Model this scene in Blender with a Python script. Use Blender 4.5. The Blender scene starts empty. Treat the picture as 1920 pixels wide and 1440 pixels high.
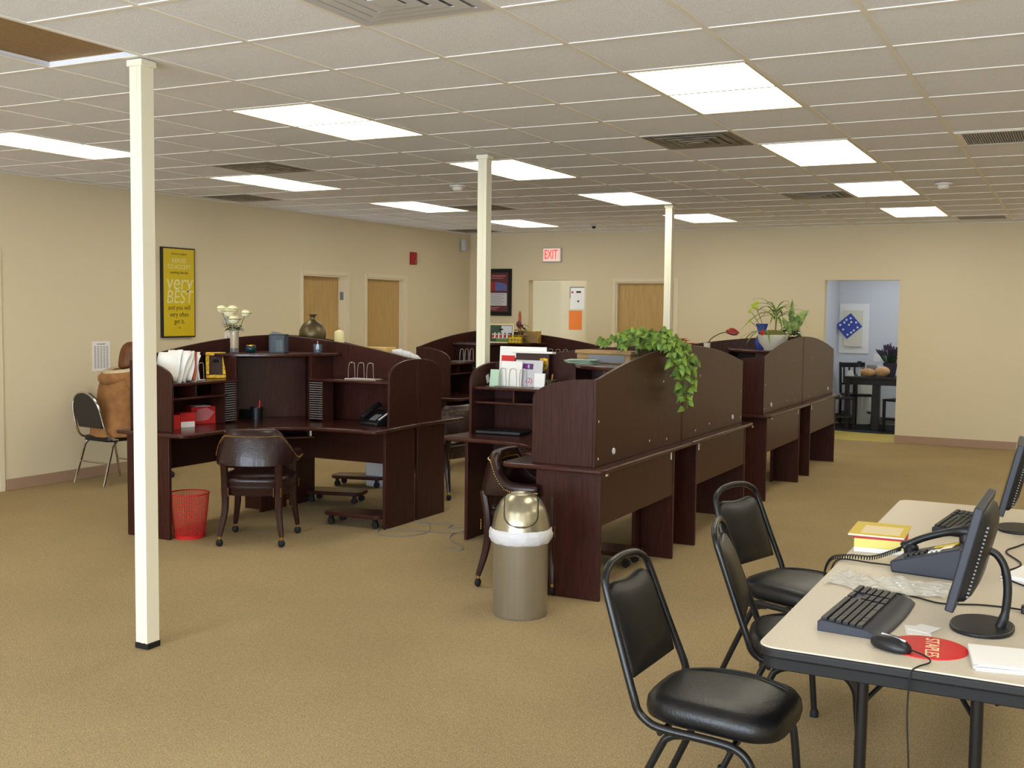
import bpy, bmesh, math, random
from mathutils import Vector, Matrix
from math import sin, cos, pi, radians as rad
random.seed(7)
S = bpy.context.scene
COL = S.collection

# ---------------------------------------------------------------- camera
cd = bpy.data.cameras.new('camera'); cam = bpy.data.objects.new('camera', cd); COL.objects.link(cam)
yaw, pitch, roll = .4788, -.0674, .0115
fw = Vector((-sin(yaw)*cos(pitch), cos(yaw)*cos(pitch), sin(pitch)))
rt = Vector((cos(yaw), sin(yaw), 0)); up = rt.cross(fw)
r2 = rt*cos(roll)+up*sin(roll); u2 = -rt*sin(roll)+up*cos(roll)
cm = Matrix((r2, u2, -fw)).transposed().to_4x4(); cm.translation = (3.815, -3.0809, 1.6254)
cam.matrix_world = cm
cd.sensor_width = 36; cd.lens = 36*2051.3/1920; cd.clip_start = .05
S.camera = cam

# ---------------------------------------------------------------- world, exposure
DAY = 26.0
WINS = [(-1.2, 1.8), (2.4, 4.2), (4.6, 6.2)]     # unseen windows behind the camera, added for neutral light on the near ceiling
for i, (a, b) in enumerate(WINS):
    ld = bpy.data.lights.new('added_window_portal', 'AREA'); ld.shape = 'RECTANGLE'; ld.size = b-a; ld.size_y = 1.95; ld.cycles.is_portal = True
    lo_ = bpy.data.objects.new('added_window_portal', ld); COL.objects.link(lo_); lo_.location = ((a+b)/2, -6.30, 1.575); lo_.rotation_euler = (pi/2, 0, 0)
w = bpy.data.worlds.new('world'); S.world = w; w.use_nodes = True
w.node_tree.nodes['Background'].inputs[0].default_value = (.72, .85, 1, 1)   # daylight, enters by the added windows behind the camera
w.node_tree.nodes['Background'].inputs[1].default_value = DAY
S.view_settings.view_transform = 'Standard'; S.view_settings.look = 'None'
S.view_settings.exposure = -.42; S.view_settings.gamma = 1; S.view_settings.use_curve_mapping = False
PANEL = 10.0                      # emission strength of the fluorescent troffers
PANEL_COL = (1, .945, .77)

H = 2.752; WX = -4.458; WY = 11.43; G = .6096

# ---------------------------------------------------------------- materials
def srgb(r, g, b):
    f = lambda c: (c/255/12.92 if c/255 <= .04045 else ((c/255+.055)/1.055)**2.4)
    return (f(r), f(g), f(b), 1)
def mat(name, col, rough=.6, metal=0, noise=None, bump=None, coat=0, trans=0, alpha=1, emis=None, stretch=(1, 1, 1), spec=.5, col2=None, ior=1.45):
    m = bpy.data.materials.new(name); m.use_nodes = True; nt = m.node_tree; b = nt.nodes['Principled BSDF']
    b.inputs['Base Color'].default_value = col; b.inputs['Roughness'].default_value = rough
    b.inputs['Metallic'].default_value = metal; b.inputs['Coat Weight'].default_value = coat
    b.inputs['Transmission Weight'].default_value = trans; b.inputs['Alpha'].default_value = alpha
    b.inputs['Specular IOR Level'].default_value = spec; b.inputs['IOR'].default_value = ior
    if emis: b.inputs['Emission Color'].default_value = emis[0]; b.inputs['Emission Strength'].default_value = emis[1]
    tc = nt.nodes.new('ShaderNodeTexCoord'); mp = nt.nodes.new('ShaderNodeMapping'); mp.inputs['Scale'].default_value = stretch
    nt.links.new(tc.outputs['Object'], mp.inputs['Vector'])
    if noise:
        sc, amt = noise
        n = nt.nodes.new('ShaderNodeTexNoise'); n.inputs['Scale'].default_value = sc; n.inputs['Detail'].default_value = 4
        nt.links.new(mp.outputs[0], n.inputs['Vector'])
        r = nt.nodes.new('ShaderNodeValToRGB')
        c2 = col2 or tuple(min(1, c*(1+amt)) for c in col[:3])+(1,)
        c1 = tuple(c*(1-amt) for c in col[:3])+(1,)
        r.color_ramp.elements[0].color = c1; r.color_ramp.elements[1].color = c2
        r.color_ramp.elements[0].position = .3; r.color_ramp.elements[1].position = .7
        nt.links.new(n.outputs['Fac'], r.inputs[0]); nt.links.new(r.outputs[0], b.inputs['Base Color'])
    if bump:
        sc, st = bump
        n = nt.nodes.new('ShaderNodeTexNoise'); n.inputs['Scale'].default_value = sc; n.inputs['Detail'].default_value = 3
        nt.links.new(mp.outputs[0], n.inputs['Vector'])
        bp = nt.nodes.new('ShaderNodeBump'); bp.inputs['Strength'].default_value = st; bp.inputs['Distance'].default_value = .01
        nt.links.new(n.outputs['Fac'], bp.inputs['Height']); nt.links.new(bp.outputs[0], b.inputs['Normal'])
    return m
M = {}
M['wall'] = mat('wall_paint', srgb(222, 208, 176), .75, bump=(90, .08))
M['carpet'] = mat('carpet', srgb(166, 145, 108), .95, noise=(140, .33), bump=(260, .5), spec=.1)
def carpet_macro():
    m = M['carpet']; nt = m.node_tree; b = nt.nodes['Principled BSDF']
    src = b.inputs['Base Color'].links[0].from_socket
    n = nt.nodes.new('ShaderNodeTexNoise'); n.inputs['Scale'].default_value = 1.3; n.inputs['Detail'].default_value = 3
    n2 = nt.nodes.new('ShaderNodeTexNoise'); n2.inputs['Scale'].default_value = 35; n2.inputs['Detail'].default_value = 2
    tc = nt.nodes['Texture Coordinate']
    nt.links.new(tc.outputs['Object'], n.inputs['Vector']); nt.links.new(tc.outputs['Object'], n2.inputs['Vector'])
    ad = nt.nodes.new('ShaderNodeMath'); ad.operation = 'ADD'
    nt.links.new(n.outputs['Fac'], ad.inputs[0]); nt.links.new(n2.outputs['Fac'], ad.inputs[1])
    mr = nt.nodes.new('ShaderNodeMapRange'); mr.inputs[1].default_value = .6; mr.inputs[2].default_value = 1.4
    mr.inputs[3].default_value = .88; mr.inputs[4].default_value = 1.1
    nt.links.new(ad.outputs[0], mr.inputs[0])
    hs = nt.nodes.new('ShaderNodeHueSaturation'); nt.links.new(mr.outputs[0], hs.inputs['Value'])
    nt.links.new(src, hs.inputs['Color']); nt.links.new(hs.outputs[0], b.inputs['Base Color'])
carpet_macro()
M['tile'] = mat('ceiling_tile', srgb(236, 238, 248), .95, noise=(220, .10), bump=(200, .25), spec=.1)
M['tbar'] = mat('ceiling_grid', srgb(238, 234, 226), .5)
M['brown'] = mat('brown_recess', srgb(150, 122, 84), .9, noise=(60, .12))
M['base'] = mat('vinyl_baseboard', srgb(166, 136, 112), .6)
M['trim'] = mat('door_trim', srgb(228, 214, 184), .5)
M['door'] = mat('birch_door', srgb(190, 156, 98), .45, noise=(6, .10), stretch=(6, 6, .6))
M['post'] = mat('post_paint', srgb(240, 235, 212), .45)
M['black'] = mat('black_plastic', srgb(24, 24, 27), .4)
M['rubber'] = mat('black_rubber', srgb(14, 14, 14), .7)
M['wood'] = mat('mahogany_laminate', srgb(58, 29, 23), .32, noise=(9, .35), stretch=(14, 14, .9), spec=.28)
M['woodtop'] = mat('mahogany_worktop', srgb(62, 30, 24), .22, noise=(8, .3), stretch=(2, 9, 9), spec=.5)
M['edge'] = mat('mahogany_edge', srgb(120, 62, 46), .3)
M['leather'] = mat('oxblood_leather', srgb(38, 16, 15), .33, noise=(25, .25), bump=(60, .12), coat=.08)
M['brass'] = mat('antique_brass', srgb(205, 160, 90), .3, 1)
M['chrome'] = mat('chrome', srgb(205, 205, 205), .12, 1)
M['wire'] = mat('silver_wire', srgb(200, 195, 190), .3, .8)
M['vinyl'] = mat('black_vinyl', srgb(17, 17, 19), .36, noise=(20, .2), bump=(150, .1))
M['blackmetal'] = mat('black_steel', srgb(20, 20, 22), .3)
M['steel'] = mat('brushed_steel', srgb(176, 170, 154), .4, .8, noise=(40, .05), stretch=(1, 1, .02))
M['dome'] = mat('champagne_lid', srgb(172, 164, 140), .27, .8)
M['bag'] = mat('white_bag', srgb(225, 224, 226), .45, trans=.1, bump=(25, .8))
M['laminate'] = mat('table_laminate', srgb(204, 192, 172), .4, noise=(120, .05))
M['white'] = mat('white_paper', srgb(240, 238, 235), .7)
M['cream'] = mat('cream_paper', srgb(232, 214, 170), .7)
M['red'] = mat('red_print', srgb(205, 32, 30), .45)
M['redmesh'] = mat('red_wire_mesh', srgb(200, 32, 34), .4, alpha=.72)
M['redpaper'] = mat('red_card', srgb(190, 30, 34), .6)
M['pink'] = mat('pink_translucent', srgb(206, 120, 125), .4)
M['yellow'] = mat('yellow_print', srgb(212, 184, 20), .5)
M['ink'] = mat('dark_ink', srgb(52, 46, 24), .7)
M['paleink'] = mat('pale_ink', srgb(226, 222, 160), .7)
M['grey'] = mat('grey_plastic', srgb(120, 122, 126), .5)
M['bluegrey'] = mat('bluegrey_plastic', srgb(42, 45, 55), .45)
M['ltgrey'] = mat('light_grey_plastic', srgb(200, 200, 204), .5)
M['bronze'] = mat('bronze_glaze', srgb(104, 92, 66), .38, .7)
M['dkbronze'] = mat('dark_bronze', srgb(70, 58, 40), .4, .6)
M['candle'] = mat('candle_wax', srgb(240, 228, 170), .5)
M['glass'] = mat('clear_glass', (.95, .97, .97, 1), .04, trans=.9)
M['bluegl'] = mat('blue_glass', srgb(150, 172, 196), .08, trans=.85)
M['teal'] = mat('teal_glass', srgb(20, 60, 66), .15, trans=.3)
M['gold'] = mat('gold_leaf', srgb(200, 160, 50), .35, .7, noise=(60, .4))
M['rose'] = mat('rose_petals', srgb(246, 240, 205), .7)
M['leaf'] = mat('leaf_green', srgb(48, 98, 34), .45, noise=(16, .55), col2=srgb(138, 168, 58))
M['dkleaf'] = mat('leaf_dark', srgb(36, 66, 34), .5, noise=(9, .4))
M['striped'] = mat('leaf_striped', srgb(96, 140, 60), .5, noise=(30, .5), col2=srgb(170, 190, 110))
M['stem'] = mat('plant_stem', srgb(96, 112, 50), .6)
M['moss'] = mat('moss', srgb(110, 110, 48), .9, noise=(80, .5), bump=(100, 1))
M['redflower'] = mat('red_flower', srgb(222, 62, 34), .5)
M['anthurium'] = mat('anthurium_red', srgb(150, 50, 40), .3)
M['lavender'] = mat('lavender', srgb(70, 60, 78), .8)
M['ceramic'] = mat('white_ceramic', srgb(225, 220, 200), .3)
M['blueceramic'] = mat('blue_ceramic', srgb(60, 80, 170), .25)
M['jacket'] = mat('tan_jacket', srgb(160, 112, 66), .9, noise=(14, .2), bump=(40, .4))
M['fleece'] = mat('cream_fleece', srgb(215, 195, 160), .95, bump=(120, .6))
M['hair'] = mat('auburn_hair', srgb(110, 66, 34), .55, noise=(60, .35), stretch=(1, 1, .15))
M['skin'] = mat('skin', srgb(222, 170, 140), .55)
M['pants'] = mat('dark_trousers', srgb(34, 32, 36), .85)
M['silvergreen'] = mat('push_bar_metal', srgb(150, 158, 130), .4, .5)
M['exitface'] = mat('exit_face', srgb(245, 226, 214), .5, emis=(srgb(255, 205, 190), .5))
M['exitred'] = mat('exit_red', srgb(245, 50, 60), .5, emis=(srgb(255, 60, 70), .9))
M['daytint_wall'] = mat('daylight_tint_paint', srgb(214, 216, 222), .7)  # bluish cast of daylight put into the break room wall colour
M['kitchenfloor'] = mat('yellow_floor_tile', srgb(205, 182, 92), .4, noise=(3, .12))
M['darkbase'] = mat('dark_baseboard', srgb(92, 92, 98), .6)
M['rug'] = mat('dark_rug', srgb(40, 42, 50), .95, noise=(60, .3))
M['blackwood'] = mat('black_brown_wood', srgb(28, 23, 23), .4)
M['bread'] = mat('bread_loaf', srgb(210, 158, 92), .7, noise=(25, .3))
M['plastic'] = mat('clear_plastic', (.93, .93, .9, 1), .15, trans=.5, bump=(30, 1), ior=1.1)
M['orange'] = mat('orange_paper', srgb(240, 130, 50), .7)
M['purple'] = mat('purple_ink', srgb(100, 40, 120), .6)
M['magenta'] = mat('magenta_ink', srgb(200, 70, 120), .6)
M['brownprint'] = mat('brown_print', srgb(60, 34, 26), .6)
M['maroon'] = mat('maroon_print', srgb(92, 44, 48), .5)
M['blueprint'] = mat('blue_print', srgb(90, 100, 160), .5)
M['green'] = mat('mint_paper', srgb(186, 214, 190), .6)
M['greenink'] = mat('grass_print', srgb(96, 132, 60), .7)
M['screen'] = mat('dark_screen', srgb(10, 10, 12), .08)
M['cardboard'] = mat('kraft_board', srgb(214, 176, 110), .7)
M['rustic'] = mat('rustic_wood', srgb(150, 120, 78), .7, noise=(10, .3), stretch=(1, 8, 8))
M['orangebrown'] = mat('orange_brown_candle', srgb(170, 80, 40), .5)
M['alarmred'] = mat('alarm_red', srgb(165, 24, 26), .4)
M['slot'] = mat('slot_black', srgb(16, 14, 14), .5)
M['ventgrey'] = mat('vent_backing_grey', srgb(160, 158, 155), .7)  # plain grey of the sheet behind the louvres
M['ventdirty'] = mat('dusty_vent_metal', srgb(128, 122, 112), .45, .4, noise=(7, .45))
M['panel'] = None
def panel_mat(name, col, st):
    m = bpy.data.materials.new(name); m.use_nodes = True; nt = m.node_tree; nt.nodes.clear()
    e = nt.nodes.new('ShaderNodeEmission'); o = nt.nodes.new('ShaderNodeOutputMaterial')
    e.inputs[0].default_value = col+(1,); e.inputs[1].default_value = st; nt.links.new(e.outputs[0], o.inputs[0]); return m
M['panel'] = panel_mat('troffer_diffuser', PANEL_COL, PANEL)
M['coolpanel'] = panel_mat('daylight_fill', (.86, .93, 1.0), 13.0)

# ---------------------------------------------------------------- mesh helpers
class MB:
    def __init__(s): s.bm = bmesh.new()
    def v(s, p): return s.bm.verts.new(p)
    def f(s, vs):
        try: return s.bm.faces.new(vs)
        except ValueError: return None
    def box(s, x0, x1, y0, y1, z0, z1, T=None):
        P = [Vector(p) for p in ((x0,y0,z0),(x1,y0,z0),(x1,y1,z0),(x0,y1,z0),(x0,y0,z1),(x1,y0,z1),(x1,y1,z1),(x0,y1,z1))]
        if T: P = [T @ p for p in P]
        V = [s.v(p) for p in P]
        for q in ((3,2,1,0),(4,5,6,7),(0,1,5,4),(1,2,6,5),(2,3,7,6),(3,0,4,7)): s.f([V[i] for i in q])
        return s
    def cbox(s, c, sz, T=None):
        return s.box(c[0]-sz[0]/2, c[0]+sz[0]/2, c[1]-sz[1]/2, c[1]+sz[1]/2, c[2]-sz[2]/2, c[2]+sz[2]/2, T)
    def prism(s, poly, h0, h1, T=None):
        T = T or Matrix()
        a = [s.v(T @ Vector((x, y, h0))) for x, y in poly]; b = [s.v(T @ Vector((x, y, h1))) for x, y in poly]
        s.f(a[::-1]); s.f(b); n = len(poly)
        for i in range(n): s.f([a[i], a[(i+1) % n], b[(i+1) % n], b[i]])
        return s
    def tube(s, pts, r, seg=8, cyc=False, cap=True, flat=1):
        pts = [Vector(p) for p in pts]; n = len(pts); rs = r if isinstance(r, (list, tuple)) else [r]*n
        rings = []; pn = None
        for i, p in enumerate(pts):
            if cyc: t = pts[(i+1) % n]-pts[i-1]
            else: t = pts[min(i+1, n-1)]-pts[max(i-1, 0)]
            if t.length < 1e-9: t = Vector((0, 0, 1))
            t.normalize()
            if pn is None:
                pn = t.cross(Vector((0, 0, 1)))
                if pn.length < .1: pn = t.cross(Vector((0, 1, 0)))
            pn = (pn-t*pn.dot(t)).normalized(); bn = t.cross(pn)
            rings.append([s.v(p+(pn*cos(2*pi*k/seg)+bn*sin(2*pi*k/seg)*flat)*rs[i]) for k in range(seg)])
        for i in range(n if cyc else n-1):
            A, B = rings[i], rings[(i+1) % n]
            for k in range(seg): s.f([A[k], A[(k+1) % seg], B[(k+1) % seg], B[k]])
        if cap and not cyc: s.f(rings[0][::-1]); s.f(rings[-1])
        return s
    def lathe(s, prof, c=(0, 0, 0), seg=28, T=None, sy=1, wob=None):
        rings = []; T = T or Matrix(); c = Vector(c)
        for j, (r, z) in enumerate(prof):
            if r < 1e-5: rings.append([s.v(T @ (c+Vector((0, 0, z))))])
            else: rings.append([s.v(T @ (c+Vector(((r+(wob(j, k) if wob else 0))*cos(2*pi*k/seg), (r+(wob(j, k) if wob else 0))*sy*sin(2*pi*k/seg), z)))) for k in range(seg)])
        for A, B in zip(rings, rings[1:]):
            for k in range(seg):
                if len(A) == 1: s.f([A[0], B[(k+1) % seg], B[k]])
                elif len(B) == 1: s.f([A[k], A[(k+1) % seg], B[0]])
                else: s.f([A[k], A[(k+1) % seg], B[(k+1) % seg], B[k]])
        if len(rings[0]) > 1 and prof[0][0] > 0: s.f(rings[0][::-1])
        return s
    def ball(s, c, r, seg=10, rings=6, sc=(1, 1, 1)):
        T = Matrix.Translation(c) @ Matrix.Diagonal((*sc, 1))
        return s.lathe([(r*sin(pi*i/rings) if 0 < i < rings else 0, -r*cos(pi*i/rings)) for i in range(rings+1)], seg=seg, T=T)
    def loft(s, rings, cap=True, cyc=True):
        R = [[s.v(p) for p in r] for r in rings]; n = len(R[0])
        for A, B in zip(R, R[1:]):
            for k in range(n if cyc else n-1): s.f([A[k], A[(k+1) % n], B[(k+1) % n], B[k]])
        if cap and cyc: s.f(R[0][::-1]); s.f(R[-1])
        return s
    def leaf(s, base, d, L, W, n=None, heart=False, droop=.25, seg=5):
        d = Vector(d).normalized(); n = Vector(n or (0, 0, 1)); side = d.cross(n)
        if side.length < .05: side = d.cross(Vector((1, 0, 0)))
        side.normalize(); nn = side.cross(d).normalized(); base = Vector(base)
        prev = None
        for i in range(seg+1):
            t = i/seg
            wd = W/2*(max(0, sin(pi*min(1, t*.9+.1)))**.8 if not heart else (1.0*(1-t)**.75*(.55+1.2*min(t*3, .45)) if t < 1 else 0))
            if i == seg: wd = 0
            c = base+d*L*t-Vector((0, 0, 1))*droop*L*t*t
            cur = [s.v(c-side*wd+nn*wd*.25), s.v(c), s.v(c+side*wd+nn*wd*.25)] if wd > 1e-6 else [s.v(c)]
            if prev:
                if len(cur) == 3: s.f([prev[0], prev[1], cur[1], cur[0]]); s.f([prev[1], prev[2], cur[2], cur[1]])
                else: s.f([prev[0], prev[1], cur[0]]); s.f([prev[1], prev[2], cur[0]])
            prev = cur
        return s
    def build(s, name, m, parent=None, bevel=0, xf=None, smooth=True, sub=0, recalc=True, ang=38, bseg=2, loc=None, thick=0):
        if xf is not None: bmesh.ops.transform(s.bm, matrix=xf, verts=s.bm.verts)
        if recalc: bmesh.ops.recalc_face_normals(s.bm, faces=s.bm.faces)
        me = bpy.data.meshes.new(name); s.bm.to_mesh(me); s.bm.free()
        me.materials.append(M[m] if isinstance(m, str) else m)
        if smooth: me.shade_smooth(); me.set_sharp_from_angle(angle=rad(ang))
        o = bpy.data.objects.new(name, me); COL.objects.link(o)
        if parent: o.parent = parent
        if loc: o.location = loc
        if thick:
            k = o.modifiers.new('solid', 'SOLIDIFY'); k.thickness = thick; k.offset = 0
        if bevel:
            b = o.modifiers.new('bevel', 'BEVEL'); b.width = bevel; b.segments = bseg; b.limit_method = 'ANGLE'; b.angle_limit = rad(40)
        if sub:
            k = o.modifiers.new('subdivision', 'SUBSURF'); k.levels = sub; k.render_levels = sub
        return o
def thing(name, label, cat, loc=(0, 0, 0), rz=0, group=None):
    o = bpy.data.objects.new(name, None); COL.objects.link(o); o.location = loc; o.rotation_euler = (0, 0, rz)
    o.empty_display_size = .1
    o['label'] = label; o['category'] = cat
    if group: o['group'] = group
    return o
def struct(o): o['kind'] = 'structure'; return o
def dup(root, loc=None, rz=None, label=None, group=None):
    def cp(o, par):
        c = o.copy(); COL.objects.link(c); c.parent = par
        for ch in [x for x in KIDS.get(o.name, [])]: cp(ch, c)
        return c
    global KIDS
    KIDS = {}
    for x in bpy.data.objects:
        if x.parent: KIDS.setdefault(x.parent.name, []).append(x)
    r = cp(root, None)
    if loc is not None: r.location = loc
    if rz is not None: r.rotation_euler = (0, 0, rz)
    if label: r['label'] = label
    if group: r['group'] = group
    return r
def text(name, s, size, m, parent, T, extrude=.0008, sx=1, align='CENTER', shear=0, ls=1):
    c = bpy.data.curves.new(name, 'FONT'); c.body = s; c.size = size; c.extrude = extrude; c.align_x = align; c.align_y = 'CENTER'
    c.shear = shear; c.space_line = ls
    t = bpy.data.objects.new(name+'_tmp', c); COL.objects.link(t)
    dg = bpy.context.evaluated_depsgraph_get(); dg.update()
    me = bpy.data.meshes.new_from_object(t.evaluated_get(dg)); me.name = name
    bpy.data.objects.remove(t); bpy.data.curves.remove(c)
    me.transform(T @ Matrix.Diagonal((sx, 1, 1, 1)))
    me.materials.clear(); me.materials.append(M[m])
    o = bpy.data.objects.new(name, me); COL.objects.link(o); o.parent = parent
    return o
def frame_T(o, ex, ey):   # local x axis -> ex, local y -> ey
    ex = Vector(ex).normalized(); ey = Vector(ey); ey = (ey-ex*ey.dot(ex)).normalized(); ez = ex.cross(ey)
    m = Matrix((ex, ey, ez)).transposed().to_4x4(); m.translation = o; return m
def arc(c, r, a0, a1, n): return [(c[0]+r*cos(a0+(a1-a0)*i/n), c[1]+r*sin(a0+(a1-a0)*i/n)) for i in range(n+1)]
def catmull(pts, k=5, cyc=False):
    P = [Vector(p) for p in pts]; n = len(P); out = []
    for i in range(n if cyc else n-1):
        g = (lambda j: P[j % n]) if cyc else (lambda j: P[max(0, min(n-1, j))])
        a, b, c, d = g(i-1), g(i), g(i+1), g(i+2)
        for q in range(k):
            t = q/k; out.append(.5*((2*b)+(-a+c)*t+(2*a-5*b+4*c-d)*t*t+(-a+3*b-3*c+d)*t**3))
    if not cyc: out.append(P[-1])
    return out

# ================================================================ SETTING
XR, YB = 6.6, -6.2
struct(MB().box(WX, XR, YB, WY, -.1, 0).build('floor', 'carpet', smooth=False))
# ceiling tiles cell by cell, leaving out the two cells of the missing tile
HOLE = {(-1, 0), (-1, -1)}
tm = MB()
for i in range(math.floor(WX/G), math.ceil(XR/G)):
    for j in range(math.floor(YB/G), math.ceil(WY/G)):
        if (i, j) in HOLE: continue
        x0, x1 = max(i*G, WX), min((i+1)*G, XR); y0, y1 = max(j*G, YB), min((j+1)*G, WY)
        tm.box(x0, x1, y0, y1, H+.0045, H+.03)
ceil = struct(tm.build('ceiling', 'tile', smooth=False))
gm = MB()
for i in range(math.floor(WX/G)+1, math.ceil(XR/G)): gm.box(i*G-.012, i*G+.012, YB, WY, H, H+.0078)
for j in range(math.floor(YB/G)+1, math.ceil(WY/G)):
    for i in range(math.floor(WX/G), math.ceil(XR/G)):
        if j == 0 and i == -1: continue
        gm.box(max(WX, i*G)+.012, min(XR, (i+1)*G)-.012, j*G-.011, j*G+.011, H+.0006, H+.0078)
gm.box(WX, WX+.02, YB, WY, H-.001, H+.0078); gm.box(WX, XR, WY-.02, WY, H-.001, H+.0078)
gm.build('ceiling_grid', 'tbar', ceil, smooth=False)
cv = MB(); x0, x1, y0, y1 = -G, 0, -G, G
cv.box(x0, x1, y0, y1, H+.035, H+.05); cv.box(x0-.01, x0, y0, y1, H+.03, H+.036); cv.box(x1, x1+.01, y0, y1, H+.03, H+.036)
cv.box(x0, x1, y0-.01, y0, H+.03, H+.036); cv.box(x0, x1, y1, y1+.01, H+.03, H+.036)
cv.build('open_recess', 'brown', ceil, smooth=False)

def wall_y(name, x, thick, openings, m='wall', y0=YB, y1=WY):   # wall along Y; openings (a,b,h)
    mb = MB(); c = y0; X0, X1 = min(x, x+thick), max(x, x+thick)
    for a, b, h in sorted(openings):
        mb.box(X0, X1, c, a, 0, H+.02); mb.box(X0, X1, a, b, h, H+.02); c = b
    mb.box(X0, X1, c, y1, 0, H+.02); return struct(mb.build(name, m, smooth=False))
def wall_x(name, y, thick, openings, m='wall', x0=WX, x1=XR):
    mb = MB(); c = x0; Y0, Y1 = min(y, y+thick), max(y, y+thick)
    for a, b, h in sorted(openings):
        mb.box(c, a, Y0, Y1, 0, H+.02); mb.box(a, b, Y0, Y1, h, H+.02); c = b
    mb.box(c, x1, Y0, Y1, 0, H+.02); return struct(mb.build(name, m, smooth=False))
D1 = (7.40, 8.29, 2.03); D2 = (8.72, 9.62, 2.03); D0 = (2.30, 3.22, 2.04)
wall_y('wall_left', WX, -.15, [D0, D1, D2])
wall_y('wall_right', XR, .15, [], y0=YB-.15, y1=WY+.15)
wbk = MB(); c = WX-.15
for a, b in WINS:
    wbk.box(c, a, YB-.15, YB, 0, H+.02).box(a, b, YB-.15, YB, 0, .6).box(a, b, YB-.15, YB, 2.55, H+.02); c = b
wbk.box(c, XR, YB-.15, YB, 0, H+.02); struct(wbk.build('wall_back', 'wall', smooth=False))
for i, (a, b) in enumerate(WINS):
    fr = MB()
    fr.box(a, a+.05, YB-.12, YB-.04, .6, 2.55).box(b-.05, b, YB-.12, YB-.04, .6, 2.55).box(a+.05, b-.05, YB-.12, YB-.04, .6, .65).box(a+.05, b-.05, YB-.12, YB-.04, 2.5, 2.55).box((a+b)/2-.02, (a+b)/2+.02, YB-.12, YB-.04, .65, 2.5)
    struct(fr.build('added_window_%d' % (i+1), 'trim', bevel=.003))
OP = (-3.46, -2.53, 2.07); D3 = (-2.07, -1.20, 2.04); KO = (.84, 1.765, 2.06)
wall_x('wall_front', WY, .15, [OP, D3, KO], x0=WX-.15)
# baseboards
def baseboard_y(name, x, segs, s=1):
    mb = MB()
    for a, b in segs: mb.box(min(x, x+s*.012), max(x, x+s*.012), a, b, 0, .1)
    return struct(mb.build(name, 'base', bevel=.003))
def baseboard_x(name, y, segs, s=-1):
    mb = MB()
    for a, b in segs: mb.box(a, b, min(y, y+s*.012), max(y, y+s*.012), 0, .1)
    return struct(mb.build(name, 'base', bevel=.003))
baseboard_y('baseboard_left', WX, [(YB, D0[0]-.07), (D0[1]+.07, D1[0]-.06), (D1[1]+.06, D2[0]-.06), (D2[1]+.06, WY-.012)])
baseboard_x('baseboard_front', WY, [(WX, OP[0]), (OP[1], D3[0]-.06), (D3[1]+.06, KO[0]), (KO[1], XR)])
# doors
def door_left(n, D, rec, tw=.055, hinge=True):
    a, b, h = D; X = WX
    fr = MB()
    for y0, y1 in ((a-tw, a+.006), (b-.006, b+tw)): fr.box(X-.15, X+.016, y0 if y0 < a else b-.006, y1 if y1 > b else a+.006, 0, h+.0) if False else None
    fr.box(X, X+.016, a-tw, a, 0, h+tw); fr.box(X, X+.016, b, b+tw, 0, h+tw); fr.box(X, X+.016, a, b, h, h+tw)
    fr.box(X-.15, X, a-.0, a+.02, 0, h); fr.box(X-.15, X, b-.02, b, 0, h); fr.box(X-.15, X, a+.02, b-.02, h-.02, h)
    fr.box(X-rec+.0, X-rec+.018, b-.034, b-.02, 0, h-.02); fr.box(X-rec, X-rec+.018, a+.02, a+.034, 0, h-.02)
    leaf = struct(MB().box(X-rec-.04, X-rec, a+.022, b-.022, .005, h-.022).build('door_%d' % n, 'door', bevel=.002))
    fr.build('door_frame', 'trim', leaf, bevel=.003)
    MB().lathe([(0, 0), (.012, 0), (.012, .03), (.026, .045), (.028, .06), (.02, .07), (0, .072)], T=frame_T((X-rec, b-.08, .97), (0, 1, 0), (0, 0, 1)), seg=14).build('door_knob', 'chrome', leaf)
    return leaf
door_left(1, D1, .11); d2 = door_left(2, D2, .07); door_left(3, D0, .06)
for n, zz in (('hinge', 1.78),):
    o = MB().box(WX-.11, WX-.04, D1[1]-.024, D1[1]-.018, zz-.05, zz+.05).build('hinge', 'grey', bpy.data.objects['door_1'])
struct(MB().box(WX-.30, WX-.152, YB, WY, -.1, H).build('light_block_left', 'wall', smooth=False))  # unseen slab added to stop light leaking in around the left doors
# far wall door
a, b, h = D3
leaf = struct(MB().box(a+.022, b-.022, WY+.06, WY+.10, .005, h-.022).build('door_4', 'door', bevel=.002))
fr = MB(); tw = .06
fr.box(a-tw, a, WY-.016, WY, 0, h+tw); fr.box(b, b+tw, WY-.016, WY, 0, h+tw); fr.box(a, b, WY-.016, WY, h, h+tw)
fr.box(a, a+.02, WY, WY+.15, 0, h); fr.box(b-.02, b, WY, WY+.15, 0, h); fr.box(a+.02, b-.02, WY, WY+.15, h-.02, h)
fr.build('door_frame', 'trim', leaf, bevel=.003)
MB().box(a+.03, b-.12, WY+.005, WY+.03, 1.17, 1.28).box(a+.03, a+.08, WY+.03, WY+.06, 1.18, 1.27).box(b-.17, b-.12, WY+.03, WY+.06, 1.18, 1.27).build('push_bar', 'silvergreen', leaf, bevel=.008)

struct(MB().box(D3[0]-.02, KO[0]-.3, WY+.152, WY+.25, -.1, H).build('light_block_door', 'wall', smooth=False))  # unseen slab added behind the far door against light leaks
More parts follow.
